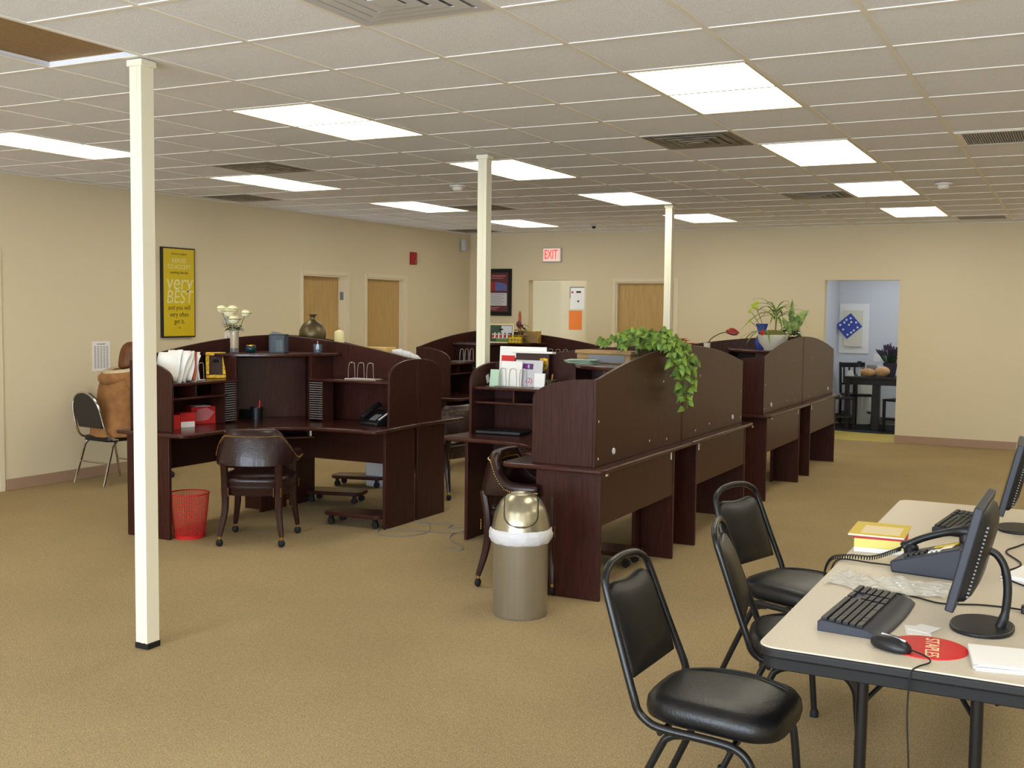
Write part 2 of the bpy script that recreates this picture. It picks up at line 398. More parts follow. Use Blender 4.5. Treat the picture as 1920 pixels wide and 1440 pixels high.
# corridor alcove behind the plain opening
cf = struct(MB().box(-4.9, -1.95, WY, 13.9, -.1, 0).build('floor', 'kitchenfloor', smooth=False)); cf.name = 'floor_corridor'
struct(MB().box(-4.9, -1.95, WY+.15, 13.9, 2.5, 2.6).build('ceiling_corridor', 'tile', smooth=False))
struct(MB().box(-4.9, -4.33, 13.6, 13.75, 0, 2.5).box(-4.33, -3.36, 13.6, 13.75, 0, 2.5).box(-3.47, -1.95, 12.6, 12.75, 0, 2.5).box(-3.47, -3.36, 12.75, 13.6, 0, 2.5).build('wall_corridor', 'wall', smooth=False))
struct(MB().box(-4.98, -4.88, WY+.15, 13.75, 0, 2.5).build('wall_corridor_left', 'wall', smooth=False))
struct(MB().box(-2.25, -2.1, WY+.15, 12.6, 0, 2.5).build('wall_corridor_right', 'wall', smooth=False))

# break room
KX0, KX1, KY = .55, 4.2, 13.85
struct(MB().box(KX0, KX1, WY, KY, -.1, 0).build('floor_break_room', 'kitchenfloor', smooth=False))
struct(MB().box(KX0, KX1, WY+.15, KY, 2.6, 2.7).build('ceiling_break_room', 'tile', smooth=False))
struct(MB().box(KX0-.12, KX0, WY+.15, KY, 0, 2.6).build('wall_break_room_left', 'daytint_wall', smooth=False))
struct(MB().box(KX1, KX1+.12, WY+.15, KY, 0, 2.6).build('wall_break_room_right', 'daytint_wall', smooth=False))
bw = struct(MB().box(KX0-.12, 1.018, KY, KY+.12, 0, 2.6).box(1.022, KX1+.12, KY, KY+.12, 0, 2.6).box(1.0, 1.04, KY+.004, KY+.12, 0, 2.6).build('wall_break_room_front', 'daytint_wall', smooth=False))
struct(MB().box(KX0, KX1, KY-.012, KY, 0, .1).box(KX0, KX0+.012, WY+.15, KY-.012, 0, .1).build('baseboard_break_room', 'darkbase', bevel=.003))

# posts
def post(y, label, black=False, far=False):
    t = thing('support_post', label, 'post', (-.105+(.022 if y < 1 else 0), y, 0), 0, 'square cream posts along the middle of the office')
    h0 = .028
    MB().box(-.038, .038, -.038, .038, h0, H-.03).box(-.004, .0, -.0385, .0385, h0, H-.03).build('shaft', 'post', t, bevel=.004)
    MB().box(-.0, .012, -.041, -.037, h0, H-.03).box(.026, .038, -.041, -.037, h0, H-.03).build('corner_bead', 'post', t, bevel=.001)
    MB().box(-.041, .041, -.041, .041, 0, h0).build('base_collar', 'rubber', t, bevel=.002)
    MB().box(-.047, .047, -.047, .047, H-.03, H).build('top_collar', 'post', t, bevel=.003)
    return t
post(.68, 'nearest cream square post, full height with black foot, on the open carpet at left')
post(4.0, 'cream square post rising behind the letter sorter, between the two rows of desks')
post(8.06, 'farthest cream square post, standing in front of the wooden door on the far wall')

# ---------------------------------------------------------------- ceiling fittings
def troffer(cx, cy, label):
    t = thing('ceiling_light', label, 'ceiling light', (cx, cy, H), 0, 'fluorescent ceiling panels')
    w2, l2 = G/2-.013, G-.013
    MB().box(-w2, w2, -l2, -l2+.012, -.0005, .0075).box(-w2, w2, l2-.012, l2, -.0005, .0075).box(-w2, -w2+.012, -l2+.012, l2-.012, -.0005, .0075).box(w2-.012, w2, -l2+.012, l2-.012, -.0005, .0075).build('frame', 'trim', t, smooth=False)
    MB().box(-w2+.012, w2-.012, -l2+.012, l2-.012, .003, .0075).build('diffuser', 'panel', t, smooth=False)
    return t
cols = (('left', -4.5), ('middle', -.5), ('right', 3.5))
rows = ('nearest', 'second', 'third', 'farthest')
proto = None
for cn, ci in cols:
    for ri, rn in enumerate(rows):
        cx, cy = ci*G, (4*(ri+1))*G
        lb = '%s glowing ceiling panel of the %s row of four, counted from the camera' % (rn, cn)
        if proto is None: proto = troffer(cx, cy, lb)
        else: dup(proto, (cx, cy, H), label=lb)
for cx, cy in [(ci*G, 0) for ci in (-4.5, 7.5)]+[(ci*G, -4*G) for ci in (-4.5, -.5, 3.5, 7.5)]+[(7.5*G, 4*k*G) for k in (1, 2, 3, 4)]+[(ci*G, -8*G) for ci in (-4.5, -.5, 3.5, 7.5)]:
    dup(proto, (cx, cy, H), label='glowing ceiling panel out of the picture, over the near part of the office')
kl = thing('ceiling_light', 'unseen cool panel added in place of daylight in the break room', 'ceiling light', (2.2, 12.7, 2.6))  # added glowing panel, stands in for daylight reaching the break room
MB().box(-.6, .6, -.3, .3, -.02, -.001).build('diffuser', 'coolpanel', kl, smooth=False)
kl2 = thing('ceiling_light', 'ceiling panel inside the corridor beyond the plain opening, out of the picture', 'ceiling light', (-2.9, 12.1, 2.5))
MB().box(-.3, .3, -.2, .2, -.02, -.001).build('diffuser', panel_mat('corridor_diffuser', PANEL_COL, 5.0), kl2, smooth=False)

def diffuser_vent(i, j, label, m='ltgrey'):
    t = thing('ceiling_vent', label, 'vent', ((i+.5)*G, (j+.5)*G, H), 0, 'square air diffusers in the ceiling')
    a = G/2-.013
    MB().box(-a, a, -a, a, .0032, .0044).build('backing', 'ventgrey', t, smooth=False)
    for k in range(4):
        r, q, z = a-k*.062, a-k*.062-.047, -.002-.004*k
        mb = MB(); mb.box(-r, r, -r, -q, z, z+.0035).box(-r, r, q, r, z, z+.0035).box(-r, -q, -q, q, z, z+.0035).box(q, r, -q, q, z, z+.0035)
        mb.build('louvre', m, t, smooth=False)
    MB().box(-.05, .05, -.05, .05, -.018, -.0145).build('centre_plate', m, t, smooth=False)
    return t
V = diffuser_vent(2, 0, 'square air diffuser cut off by the top edge of the picture', 'ltgrey')
V2 = diffuser_vent(2, 6, 'square air diffuser in the ceiling beside the large bright panel at right', 'ventdirty')
for (i, j), lb in {(2, 6): 'square air diffuser in the ceiling beside the large bright panel at right',
                   (-4, 6): 'dusty air diffuser in the ceiling just right of the front post',
                   (2, 12): 'small distant air diffuser between the two far panels on the right',
                   (-4, 12): 'distant air diffuser half behind the middle post',
                   (-7, 9): 'air diffuser against the left wall above the yellow poster',
                   (-7, 17): 'farthest air diffuser in the corner by the motion sensor'}.items():
    if (i, j) == (2, 6): continue
    dup(V2, ((i+.5)*G, (j+.5)*G, H), label=lb)
def grille(i, j, label):
    t = thing('return_grille', label, 'vent', ((i+.5)*G, (j+.5)*G, H), 0, 'slatted return grilles in the ceiling')
    a = G/2-.013
    MB().box(-a, a, -a, a, .0036, .0044).build('backing', 'slot', t, smooth=False)
    MB().box(-a, a, -a, -a+.04, -.004, .0068).box(-a, a, a-.04, a, -.004, .0068).box(-a, -a+.04, -a+.04, a-.04, -.004, .0068).box(a-.04, a, -a+.04, a-.04, -.004, .0068).build('frame', 'tbar', t, bevel=.002)
    mb = MB(); n = 34
    for k in range(n):
        x = -a+.05+(2*a-.1)*k/(n-1)
        mb.box(-.0015, .0015, -a+.04, a-.04, -.004, .0035, Matrix.Translation((x, 0, 0)) @ Matrix.Rotation(.4, 4, 'Y'))
    mb.build('slats', 'ltgrey', t, smooth=False)
    return t
grille(5, 7, 'slatted return grille in the ceiling at the right edge of the picture')
grille(4, 17, 'distant slatted return grille in the ceiling above the far right wall')
for (x, y, lb) in ((-1.27, 5.6, 'round white smoke detector on the ceiling left of the middle post'), (2.72, 7.0, 'round white smoke detector on the ceiling at the far right'), (-1.9, 10.2, 'tiny ceiling sprinkler above the exit sign')):
    t = thing('smoke_detector' if 'smoke' in lb else 'sprinkler_head', lb, 'smoke detector' if 'smoke' in lb else 'sprinkler', (x, y, H))
    k = 1 if 'smoke' in lb else .5
    MB().lathe([(0, -.002), (.075*k, -.002), (.075*k, -.012), (.06*k, -.02)], seg=20).build('base', 'ltgrey' if k == .5 else 'tbar', t)
    MB().lathe([(.05*k, -.018), (.05*k, -.035), (.035*k, -.05), (0, -.052)], seg=20).build('cover', 'tbar' if k == 1 else 'slot', t)

# ================================================================ WORKSTATIONS
def arch_z(a): return 1.245+.155*cos(min(1, a/1.52)*pi/2)**1.0 if False else 1.40-.155*(max(0, min(1, a/1.46)))**1.9
def workstation(sx, sy, label, outer=False, lower_x=False, lower_y=True):
    t = thing('corner_workstation', label, 'desk', group='dark cherry corner desks with raised hutches')
    xf = Matrix.Diagonal((sx, sy, 1, 1)); B = lambda mb, n, m='wood', bv=.0025, par=t, **k: mb.build(n, m, par, bevel=bv, xf=xf, **k)
    e = .004
    lo = -.045          # the worktop sticks out past the spine on the long side
    pts = [(lo, e), (1.50, e)]+arc((1.50, .59), .05, 0, pi/2, 4)[0:]+[(1.15, .65)]
    # concave user curve
    pts += [(1.15+(.62-1.15)*0, .65)]
    c = (1.14, 1.14); R = .49
    pts += [(c[0]+R*cos(a), c[1]+R*sin(a)) for a in [(-pi/2)+(-pi/2)*k/8 for k in range(9)]]
    pts += [(.60, 1.15)]+arc((.55, 1.50), .05, 0, pi/2, 4)+arc((lo+.03, 1.52), .03, pi/2, pi, 3)
    q = []
    for p in pts:
        if not q or (abs(p[0]-q[-1][0])+abs(p[1]-q[-1][1])) > 1e-4: q.append(p)
    wt = B(MB().prism(q, .727, .755), 'worktop', 'woodtop', .009, bseg=3)
    # legs
    B(MB().box(1.455, 1.48, .02, .42, 0, .727), 'leg'); B(MB().box(.0, .40, 1.455, 1.48, 0, .727), 'leg')
    B(MB().box(.225, .25, .03, .34, 0, .727), 'leg'); B(MB().box(.0, .22, .225, .25, 0, .727), 'leg')
    # modesty panels
    B(MB().box(.25, 1.455, .03, .048, .425, .727), 'modesty_panel'); B(MB().box(.004, .022, .25, 1.455, .425, .727), 'modesty_panel')
    YI = .035
    # hutch backs with arched tops
    n = 22
    T = frame_T((0, .022, 0), (1, 0, 0), (0, 0, 1))
    B(MB().prism([(YI, .755), (1.48, .755)]+[(1.48-(1.48-YI)*k/n, arch_z(1.48-(1.48-YI)*k/n)) for k in range(n+1)], 0, .018, T), 'hutch_back')
    T = frame_T((0, 0, 0), (0, 1, 0), (0, 0, 1))
    B(MB().prism([(.022, .755), (1.48, .755)]+[(1.48-(1.48-.022)*k/n, arch_z(1.48-(1.48-.022)*k/n)) for k in range(n+1)], YI, YI+.018, T), 'hutch_back')
    # end panels with quarter-round tops
    q = [(.0, .755), (.345, .755), (.345, 1.12)]+[(.345*max(0, cos(g))**.9, 1.12+.125*sin(g)) for g in [pi/2*k/10 for k in range(1, 11)]]
    T = frame_T((1.458, .022, 0), (0, 1, 0), (0, 0, 1)); B(MB().prism(q, 0, .022, T), 'hutch_side')
    q2 = [(x*1.09+YI+.018, z) for x, z in q]
    T = frame_T((0, 1.48, 0), (1, 0, 0), (0, 0, 1)); B(MB().prism(q2, 0, .022, T), 'hutch_side')
    # shelves
    sh = 1.085
    B(MB().box(.71, 1.458, .022, .33, sh-.02, sh), 'shelf', 'woodtop', .004); B(MB().box(YI+.018, .37, .71, 1.458, sh-.02, sh), 'shelf', 'woodtop', .004)
    if lower_x: B(MB().box(.85, 1.458, .022, .32, .965, .98), 'shelf', 'woodtop', .003); B(MB().box(1.15, 1.165, .022, .31, .98, sh-.02), 'divider')
    if lower_y: B(MB().box(YI+.018, .36, .85, 1.458, .965, .98), 'shelf', 'woodtop', .003); B(MB().box(YI+.018, .35, 1.15, 1.165, .98, sh-.02), 'divider')
    # corner shelf and its supports
    cs = [(YI+.02, .022), (.80, .022), (.79, .08)]
    for k in range(9):
        g = k/8; x = .78*(1-g)+.055*g; y = .10*(1-g)+.78*g
        bul = .17*sin(pi*g); cs.append((x+bul*.7*1.0+.0, y+bul*.7-.0))
    cs += [(YI+.02, .80)]
    B(MB().prism(cs, 1.25, 1.275), 'corner_shelf', 'woodtop', .006, bseg=3)
    B(MB().box(.69, .71, .022, .30, .755, 1.25), 'shelf_support'); B(MB().box(YI+.018, .32, .69, .71, .755, 1.25), 'shelf_support')
    B(MB().prism([(.45, .022), (.46, .05), (.08, .46), (.054, .45), (.054, .022)], .755, 1.23), 'corner_panel')
    # slotted media racks beside the corner
    for ax in (0, 1):
        f = (lambda x0, x1, y0, y1: (x0, x1, y0, y1)) if ax == 0 else (lambda x0, x1, y0, y1: (y0, y1, x0, x1))
        rk = MB(); X = f(.71, .715, .20, .33); rk.box(*X, .758, 1.062); X = f(.84, .845, .20, .33); rk.box(*X, .758, 1.062); X = f(.715, .84, .20, .205); rk.box(*X, .758, 1.062)
        ro = B(rk, 'media_rack', 'wood', 0)
        sl = MB()
        for k in range(17):
            X = f(.717, .838, .30, .332); z = .775+k*.0172; sl.box(*X, z, z+.006)
        B(sl, 'rack_slots', 'wire', 0, par=ro)
    # keyboard tray
    kt = MB(); T = Matrix.Translation((.62, .62, .66)) @ Matrix.Rotation(pi/4, 4, 'Z'); kt.box(-.13, .13, -.28, .28, -.008, .008, T)
    ko = B(kt, 'keyboard_tray', 'woodtop', .004)
    kb = MB(); kb.box(-.10, .10, -.26, -.245, .008, .06, T); kb.box(-.10, .10, .245, .26, .008, .06, T); B(kb, 'tray_rail', 'wire', .001, par=ko)
    if outer:
        for yy, zz, r in ((1.215, .82, .019),):
            B(MB().lathe([(0, 0), (r, 0), (r, .004), (r*.8, .007), (0, .007)], T=frame_T((YI, yy, zz), (0, 1, 0), (0, 0, 1) if sx*sy > 0 else (0, 0, 1)) @ Matrix.Rotation(pi, 4, 'X')), 'grommet', 'ltgrey', 0)
        sc = MB()
        for yy, zz in ((1.44, 1.01), (1.44, .80), (.62, .82), (.38, 1.18), (.3, .80)):
            sc.cbox((YI-.001, yy, zz), (.003, .007, .012))
        B(sc, 'cam_fastener', 'ltgrey', 0)
        B(MB().cbox((.0035, .29, .69), (.002, .02, .05)), 'sticker', 'white', 0)
        B(MB().box(-.052, -.044, 1.49, 1.52, .715, .73), 'corner_cap', 'chrome', .002)
    return t
LX, AX, FY, BY = -2.15, 1.48, 3.98, 7.72
pl = {}
pl['LF'] = workstation(1, -1, 'dark corner desk at left facing the camera, with the white roses on its corner shelf')
pl['LR'] = workstation(1, 1, 'dark corner desk behind the rose desk at left, carrying the bronze vase', lower_x=False)
pl['AF'] = workstation(-1, -1, 'dark corner desk nearest the camera, behind the steel trash can, with the envelope sorter', True, lower_x=True)
pl['AR'] = workstation(-1, 1, 'second dark desk along the right aisle, directly behind the hanging pothos', True)
for k, loc in dict(LF=(LX, FY, 0), LR=(LX, FY, 0), AF=(AX, FY, 0), AR=(AX, FY, 0)).items(): pl[k].location = loc
dup(pl['LF'], (LX, BY, 0), label='far left dark corner desk below the red exit sign, with the framed group photo')
dup(pl['LR'], (LX, BY, 0), label='farthest left dark desk, hidden behind the desk with the group photo')
dup(pl['AF'], (1.45, BY, 0), label='third dark desk along the right aisle, with the spiky potted plants')
dup(pl['AR'], (1.45, BY, 0), label='farthest dark desk along the right aisle, beside the break room doorway')

# ================================================================ CAPTAIN CHAIRS (front = +x)
def caster(mb, mbh, x, y):
    mb.ball((x, y, .028), .028, 12, 8, (.75, 1, 1)); mbh.lathe([(0, .03), (.012, .03), (.012, .075), (0, .075)], c=(x, y, 0), seg=8)
def captain_chair(label, loc, rz):
    t = thing('leather_captain_chair', label, 'chair', loc, rz, 'nailhead leather captain chairs')
    KX = Matrix.Diagonal((.9, .9, .945, 1))
    # wrap-around back: section swept along a U in plan
    path = [(.16, -.275), (.06, -.283), (-.06, -.28), (-.17, -.265), (-.245, -.205), (-.285, -.11), (-.295, 0)]
    path = path+[(x, -y) for x, y in path[::-1][1:]]
    P = catmull([(x, y, 0) for x, y in path], 3)
    rings = []; trim = []
    N = len(P)
    for i, p in enumerate(P):
        s_ = abs(2*i/(N-1)-1)                    # 1 at arm ends, 0 at the back
        tt = P[min(i+1, N-1)]-P[max(i-1, 0)]; tt.normalize(); nrm = Vector((tt.y, -tt.x, 0))
        k = max(0, min(1, (s_-.38)/.34)); k = k*k*(3-2*k)
        top = .83*(1-k)+.66*k; bot = .565*(1-k)+.585*k
        out = .075*(1-k)
        sec = [(-.028, bot), (.028, bot), (.034, (bot+top)/2), (.030, top-.03), (.042, top-.008), (.028, top+.012), (0, top+.018), (-.026, top+.008), (-.036, top-.02), (-.03, (bot+top)/2)]
        rings.append([p+nrm*(a+out*((z-bot)/max(.05, top-bot)))+Vector((0, 0, z)) for a, z in sec])
        trim.append((p+nrm*(.038+out*.93)+Vector((0, 0, top-.04)), p-nrm*(.036-out*.87)+Vector((0, 0, top-.036)), k))
    back = MB().loft(rings).build('backrest', 'leather', t, sub=1, xf=KX)
    nb = MB()
    for i in range(len(trim)-1):
        for q in range(3):
            f = q/3
            for z in (0, 1):
                c = trim[i][z].lerp(trim[i+1][z], f); nb.ball(c, .0045, 6, 4)
    nb.build('nailhead_trim', 'brass', back, xf=KX)
    # seat
    R = []
    for z, g in ((.36, .93), (.41, .97), (.425, .99), (.44, .97), (.46, 1.02), (.49, .99), (.507, .82), (.513, .5)):
        ring = []
        for k in range(28):
            th = 2*pi*k/28; c, s_ = cos(th), sin(th)
            ring.append(Vector((.02+.265*g*math.copysign(abs(c)**.62, c), .265*g*math.copysign(abs(s_)**.62, s_), z)))
        R.append(ring)
    st = MB().loft(R).build('seat', 'leather', t, ang=60, xf=KX)
    for cx, cy in ((-.22, -.2), (-.22, .2), (.25, -.23), (.25, .23)):
        nb = MB()
        for dy in (-.028, .028):
            for k in range(6): nb.ball((cx+(-.035 if cx < 0 else .015), cy+dy, .365+k*.011), .004, 6, 4)
        nb.build('nailhead_trim', 'brass', st, xf=KX)
    for (x, y, tx, ty) in ((-.215, -.205, -.27, -.235), (-.215, .205, -.27, .235), (.235, -.225, .25, -.25), (.235, .225, .25, .25)):
        rear = x < 0
        pts = [(x-.03 if rear else x, y*1.0, .60), (x, y, .42), (x-.01 if rear else x, y, .25), (tx, ty, .07)]
        lg = MB().tube(catmull(pts, 4), [.03, .03, .03, .03, .03, .03, .029, .028, .027, .025, .023, .021, .018], 8, flat=1)
        lo = lg.build('leg', 'wood_dark', t, xf=KX)
        ca = MB(); hb = MB(); caster(ca, hb, tx, ty)
        co = ca.build('caster', 'rubber', lo, xf=KX); hb.build('caster_stem', 'brass', co, xf=KX)
    return t
M['wood_dark'] = mat('dark_turned_wood', srgb(46, 22, 18), .3)
c1 = captain_chair('leather captain chair with its back to the camera, right of the red wastebasket', (-1.245, 2.84, 0), rad(117))
dup(c1, (.945, 2.70, 0), rad(6), 'leather captain chair seen side-on, half behind the steel trash can')
dup(c1, (-1.12, 5.12, 0), rad(172), 'leather captain chair glimpsed in the gap between the left and right desk clusters')
dup(c1, (.78, 5.0, 0), rad(10), 'leather captain chair whose casters show under the panel of the second right desk')

# ================================================================ BANQUET CHAIRS (front = +x)
def banquet_chair(label, loc, rz):
    t = thing('stacking_chair', label, 'chair', loc, rz, 'black vinyl stacking chairs at the folding table')
    r = .0125; y0 = .205
    side = lambda s: [(-.320, s*.125, .842), (-.314, s*.155, .825), (-.302, s*.17, .79), (-.248, s*.188, .64), (-.195, s*y0, .50), (-.175, s*y0, .45), (-.13, s*y0, .42), (-.07, s*y0, .413)]
    loop = side(-1)[::-1]+[(-.323, -.085, .855), (-.324, 0, .862), (-.323, .085, .855)]+side(1)
    MB().tube(catmull(loop, 4), r, 10).build('frame', 'blackmetal', t, ang=60)
    for s in (-1, 1):
        MB().tube(catmull([(-.07, s*y0, .413), (.07, s*y0, .408), (.13, s*y0, .395), (.165, s*y0, .355), (.18, s*y0, .28), (.205, s*y0, .015)], 5), r, 10).build('leg', 'blackmetal', t, ang=60)
    for s in (-1, 1):
        MB().tube(catmull([(-.04, s*(y0-.024), .40), (-.09, s*(y0-.024), .385), (-.125, s*(y0-.02), .33), (-.27, s*(y0-.005), .015)], 5), r*.95, 10).build('leg', 'blackmetal', t, ang=60)
    MB().tube([(-.12, -.18, .39), (-.12, .18, .39)], .009).tube([(.10, -y0, .392), (.10, y0, .392)], .009).build('crossbar', 'blackmetal', t)
    for x, s in ((.205, 1), (.205, -1), (-.27, 1), (-.27, -1)): MB().lathe([(0, 0), (.017, 0), (.017, .02), (.013, .03)], c=(x, s*y0*(1 if x > 0 else .98), 0), seg=10).build('foot_cap', 'rubber', t)
    # seat pad
    R = []
    for z, g in ((.418, .90), (.428, .98), (.448, 1.0), (.47, .985), (.486, .93), (.496, .80), (.502, .55), (.504, .25)):
        ring = []
        for k in range(36):
            th = 2*pi*k/36; c, s_ = cos(th), sin(th)
            X = .215*g*math.copysign(abs(c)**.55, c)
            ring.append(Vector((.015+X, .20*g*(1+.06*X/.2)*math.copysign(abs(s_)**.55, s_), z-.012*max(0, X/.2)**2)))
        R.append(ring)
    so = MB().loft(R).build('seat', 'vinyl', t, ang=70)
    p = [(.015+.155*cos(a)*1.0, .0, 0) for a in (0,)]
    pip = []
    for k in range(25):
        u = -1+2*k/24; pip.append((-.17+.36*(1-(u*u))*0+.02, .0, 0))
    pts = [(-.16+.345*q, .10+.045*sin(pi*q), .5045-.012*abs(2*q-1)**3) for q in [k/12 for k in range(13)]]
    MB().tube(pts, .004, 6).build('seat_seam', 'rubber', so)
    # back pad with dipped top
    def pad(u, v_):    # u across -1..1, v up 0..1
        z = .53+(.335-.055*(1-abs(u))**1.2*0)*v_
        topz = .806-.014*(cos(u*pi)*.5+.5)-.035*abs(u)**6 ; z = .535+(topz-.535)*v_
        w_ = .168-.01*v_ if v_ < .9 else .158
        x = -.202-(z-.50)*.36
        return x, u*w_, z
    R = []
    n, m_ = 16, 8
    fr_, bk = MB(), None
    grid = lambda dx, bul: [[Vector((pad(-1+2*i/n, j/m_)[0]+dx+bul*(1-abs(-1+2*i/n)**4)*(1-abs(2*j/m_-1)**4), pad(-1+2*i/n, j/m_)[1], pad(-1+2*i/n, j/m_)[2])) for i in range(n+1)] for j in range(m_+1)]
    A, Bk = grid(.008, .022), grid(-.012, -.004)
    mb = MB(); VA = [[mb.v(p) for p in r_] for r_ in A]; VB = [[mb.v(p) for p in r_] for r_ in Bk]
    for j in range(m_):
        for i in range(n):
            mb.f([VA[j][i], VA[j][i+1], VA[j+1][i+1], VA[j+1][i]]); mb.f([VB[j][i+1], VB[j][i], VB[j+1][i], VB[j+1][i+1]])
    for i in range(n): mb.f([VA[0][i+1], VA[0][i], VB[0][i], VB[0][i+1]]); mb.f([VA[m_][i], VA[m_][i+1], VB[m_][i+1], VB[m_][i]])
    for j in range(m_): mb.f([VA[j][0], VA[j+1][0], VB[j+1][0], VB[j][0]]); mb.f([VA[j+1][n], VA[j][n], VB[j][n], VB[j+1][n]])
    mb.build('backrest', 'vinyl', t, bevel=.006, ang=70)
    return t
b1 = banquet_chair('black vinyl stacking chair nearest the camera, whole seat clear of the table', (2.89, .085, 0), rad(-2))
dup(b1, (2.975, .86, 0), rad(12), 'middle black stacking chair, back seen nearly edge-on, seat under the table corner')
dup(b1, (2.78, 1.58, 0), rad(-16), 'farthest black stacking chair, backrest facing the camera, beyond the middle chair')

# ================================================================ FOLDING TABLE
TX0, TX1, TY0, TY1, TZ = 3.075, 3.835, -.235, 2.40, .742
t = thing('folding_table', 'long folding table with beige laminate top and black edge at right', 'table', ((TX0+TX1)/2, (TY0+TY1)/2, 0))
hx, hy = (TX1-TX0)/2, (TY1-TY0)/2
def rr(hx, hy, r, n=6):
    return [p for cx, cy, a in ((hx-r, hy-r, 0), (-hx+r, hy-r, pi/2), (-hx+r, -hy+r, pi), (hx-r, -hy+r, 1.5*pi)) for p in arc((cx, cy), r, a, a+pi/2, n)]
MB().prism(rr(hx-.004, hy-.004, .05), TZ-.018, TZ).build('tabletop', 'laminate', t, bevel=.002)
MB().prism(rr(hx, hy, .054), TZ-.03, TZ-.003).build('edge_band', 'black', t, bevel=.006)
MB().prism(rr(hx-.012, hy-.012, .045), TZ-.062, TZ-.03).build('apron', 'rubber', t, bevel=.003)
for yy in (-hy+.33, hy-.33):
    s = 1 if yy > 0 else -1
    for xx in (-.15, .15):
        MB().tube([(xx, yy, TZ-.06), (xx*1.02, yy+s*.02, .0)], .017, 10).build('leg', 'blackmetal', t)
    MB().tube([(-.2, yy, TZ-.064), (.2, yy, TZ-.064)], .012).build('crossbar', 'blackmetal', t)
    for xx in (-.15, .15):
        MB().tube([(xx, yy+s*.008, .52), (xx*.3, yy-s*.12, .63), (0, yy-s*.2, TZ-.065)], .007).build('brace', 'blackmetal', t)
    MB().box(-.30, .30, yy-.02, yy+.02, TZ-.063, TZ-.055).build('hinge_plate', 'blackmetal', t)

# ---- keyboards (length along y, wrist edge toward +x)
def keyboard(label, loc, rz):
    t = thing('keyboard', label, 'keyboard', loc, rz, 'black computer keyboards on the folding table')
    prof = [(-.085, 0), (-.085, .028), (-.075, .032), (.045, .022), (.075, .014), (.088, .004), (.088, 0)]
    n = 10; rings = []
    for k in range(n+1):
        y = -.225+.45*k/n; w_ = .010*(1-(2*k/n-1)**2)
        rings.append([Vector((x+(w_ if x > .04 else 0), y, z)) for x, z in prof])
    MB().loft(rings).build('case', 'bluegrey', t, bevel=.003)
    kb = MB()
    for rw, x in enumerate((-.070, -.049, -.030, -.011, .008, .027)):
        z = .031-.083*(x+.075)
        y = -.215
        segs = [(-.215, .05), (.065, .118), (.132, .215)]
        for a, b in segs:
            k = max(1, round((b-a)/.0188)); st = (b-a)/k
            if rw == 1 and a == .065: continue
            if rw == 5 and a < 0:
                for q0, q1 in ((-.215, -.165), (-.163, -.13), (-.128, -.03), (-.028, .05)): kb.box(x-.008, x+.008, q0+.001, q1-.001, z, z+.008)
                continue
            if rw == 0: st = st*1.0
            for q in range(k): kb.box(x-.008, x+.008, a+q*st+.001, a+(q+1)*st-.001, z, z+.008)
    kb.build('keys', 'black', t, bevel=.0012)
    return t
k1 = keyboard('black keyboard near the front corner of the table, wrist edge toward the monitor', (3.295, .20, TZ), rad(-4))
dup(k1, (3.42, 1.80, TZ), rad(-6), 'black keyboard partly hidden behind the near monitor')

# ---- monitors (screen faces -x)
def monitor(label, loc, rz):
    t = thing('flat_monitor', label, 'monitor', loc, rz, 'black flat monitors on the folding table')
    MB().prism([(x, y) for x, y in [( .085*cos(a), .115*math.copysign(abs(sin(a))**.8, sin(a))) for a in [2*pi*k/28 for k in range(28)]]], 0, .012).build('base', 'black', t, bevel=.004, bseg=3)
    MB().tube(catmull([(.045, 0, .008), (.058, 0, .05), (.062, 0, .12), (.052, 0, .18), (.03, 0, .215), (.005, 0, .225)], 5), [.014]*5+[.012]*10+[.011]*11, 10, flat=.55 if False else 1).build('neck', 'black', t, ang=60)
    T = Matrix.Translation((-.03, 0, .225)) @ Matrix.Rotation(rad(13), 4, 'Y') @ Matrix.Diagonal((1, .93, .9, 1))
    bz = MB().box(-.018, .006, -.205, .205, -.165, .165, T); bo = bz.build('bezel', 'bluegrey', t, bevel=.004)
    MB().box(-.0192, -.0178, -.187, .187, -.14, .15, T).build('screen', 'screen', bo)
    R = []
    for x, g in ((.004, .97), (.02, .93), (.034, .78), (.042, .55), (.044, .2)):
        R.append([T @ Vector((x, .2*g*math.copysign(abs(cos(a))**.4, cos(a)), .155*g*math.copysign(abs(sin(a))**.4, sin(a)))) for a in [2*pi*k/32 for k in range(32)]])
    MB().loft(R).build('back_shell', 'black', t, ang=60)
    vm = MB()
    for k in range(19):
        z = -.11+.22*k/18; vm.cbox((.0262, -.170, z), (.006, .012, .0045), T)
    vm.build('vent_glints', 'grey', t)  # vents coloured grey for the row of small highlights along them
    return t
m1 = monitor('black flat monitor seen edge-on, nearest the camera, standing beside the phone', (3.60, .24, TZ), rad(-1))
dup(m1, (3.62, 1.86, TZ), rad(2), 'farther black flat monitor at the right edge of the picture')

# ---- phone
t = thing('desk_phone', 'black desk phone with yellow label and white button strips on the folding table', 'phone', (3.395, .90, TZ), rad(-8))
T = Matrix.Rotation(rad(-17), 4, 'Y')
MB().prism([(-.115, 0), (.10, 0), (.115, .100), (.105, .110), (-.12, .038)], -.10, .10, frame_T((0, 0, 0), (1, 0, 0), (0, 0, 1))).build('body', 'bluegrey', t, bevel=.006)
Tt = Matrix.Translation((-.005, 0, .076)) @ Matrix.Rotation(rad(-17.7), 4, 'Y')
kp = MB()
for i in range(4):
    for j in range(3): kp.cbox((-.07+i*.019, -.075+j*.02+.0, .003), (.013, .014, .008), Tt)
kp.build('keypad', 'black', t, bevel=.001)
lp = MB()
for i in range(3): lp.cbox((.012+i*.016, -.06, .002), (.009, .045, .004), Tt)
lp.build('button_labels', 'white', t); MB().cbox((.065, -.03, .003), (.035, .045, .006), Tt).build('display', 'cream', t, bevel=.002)
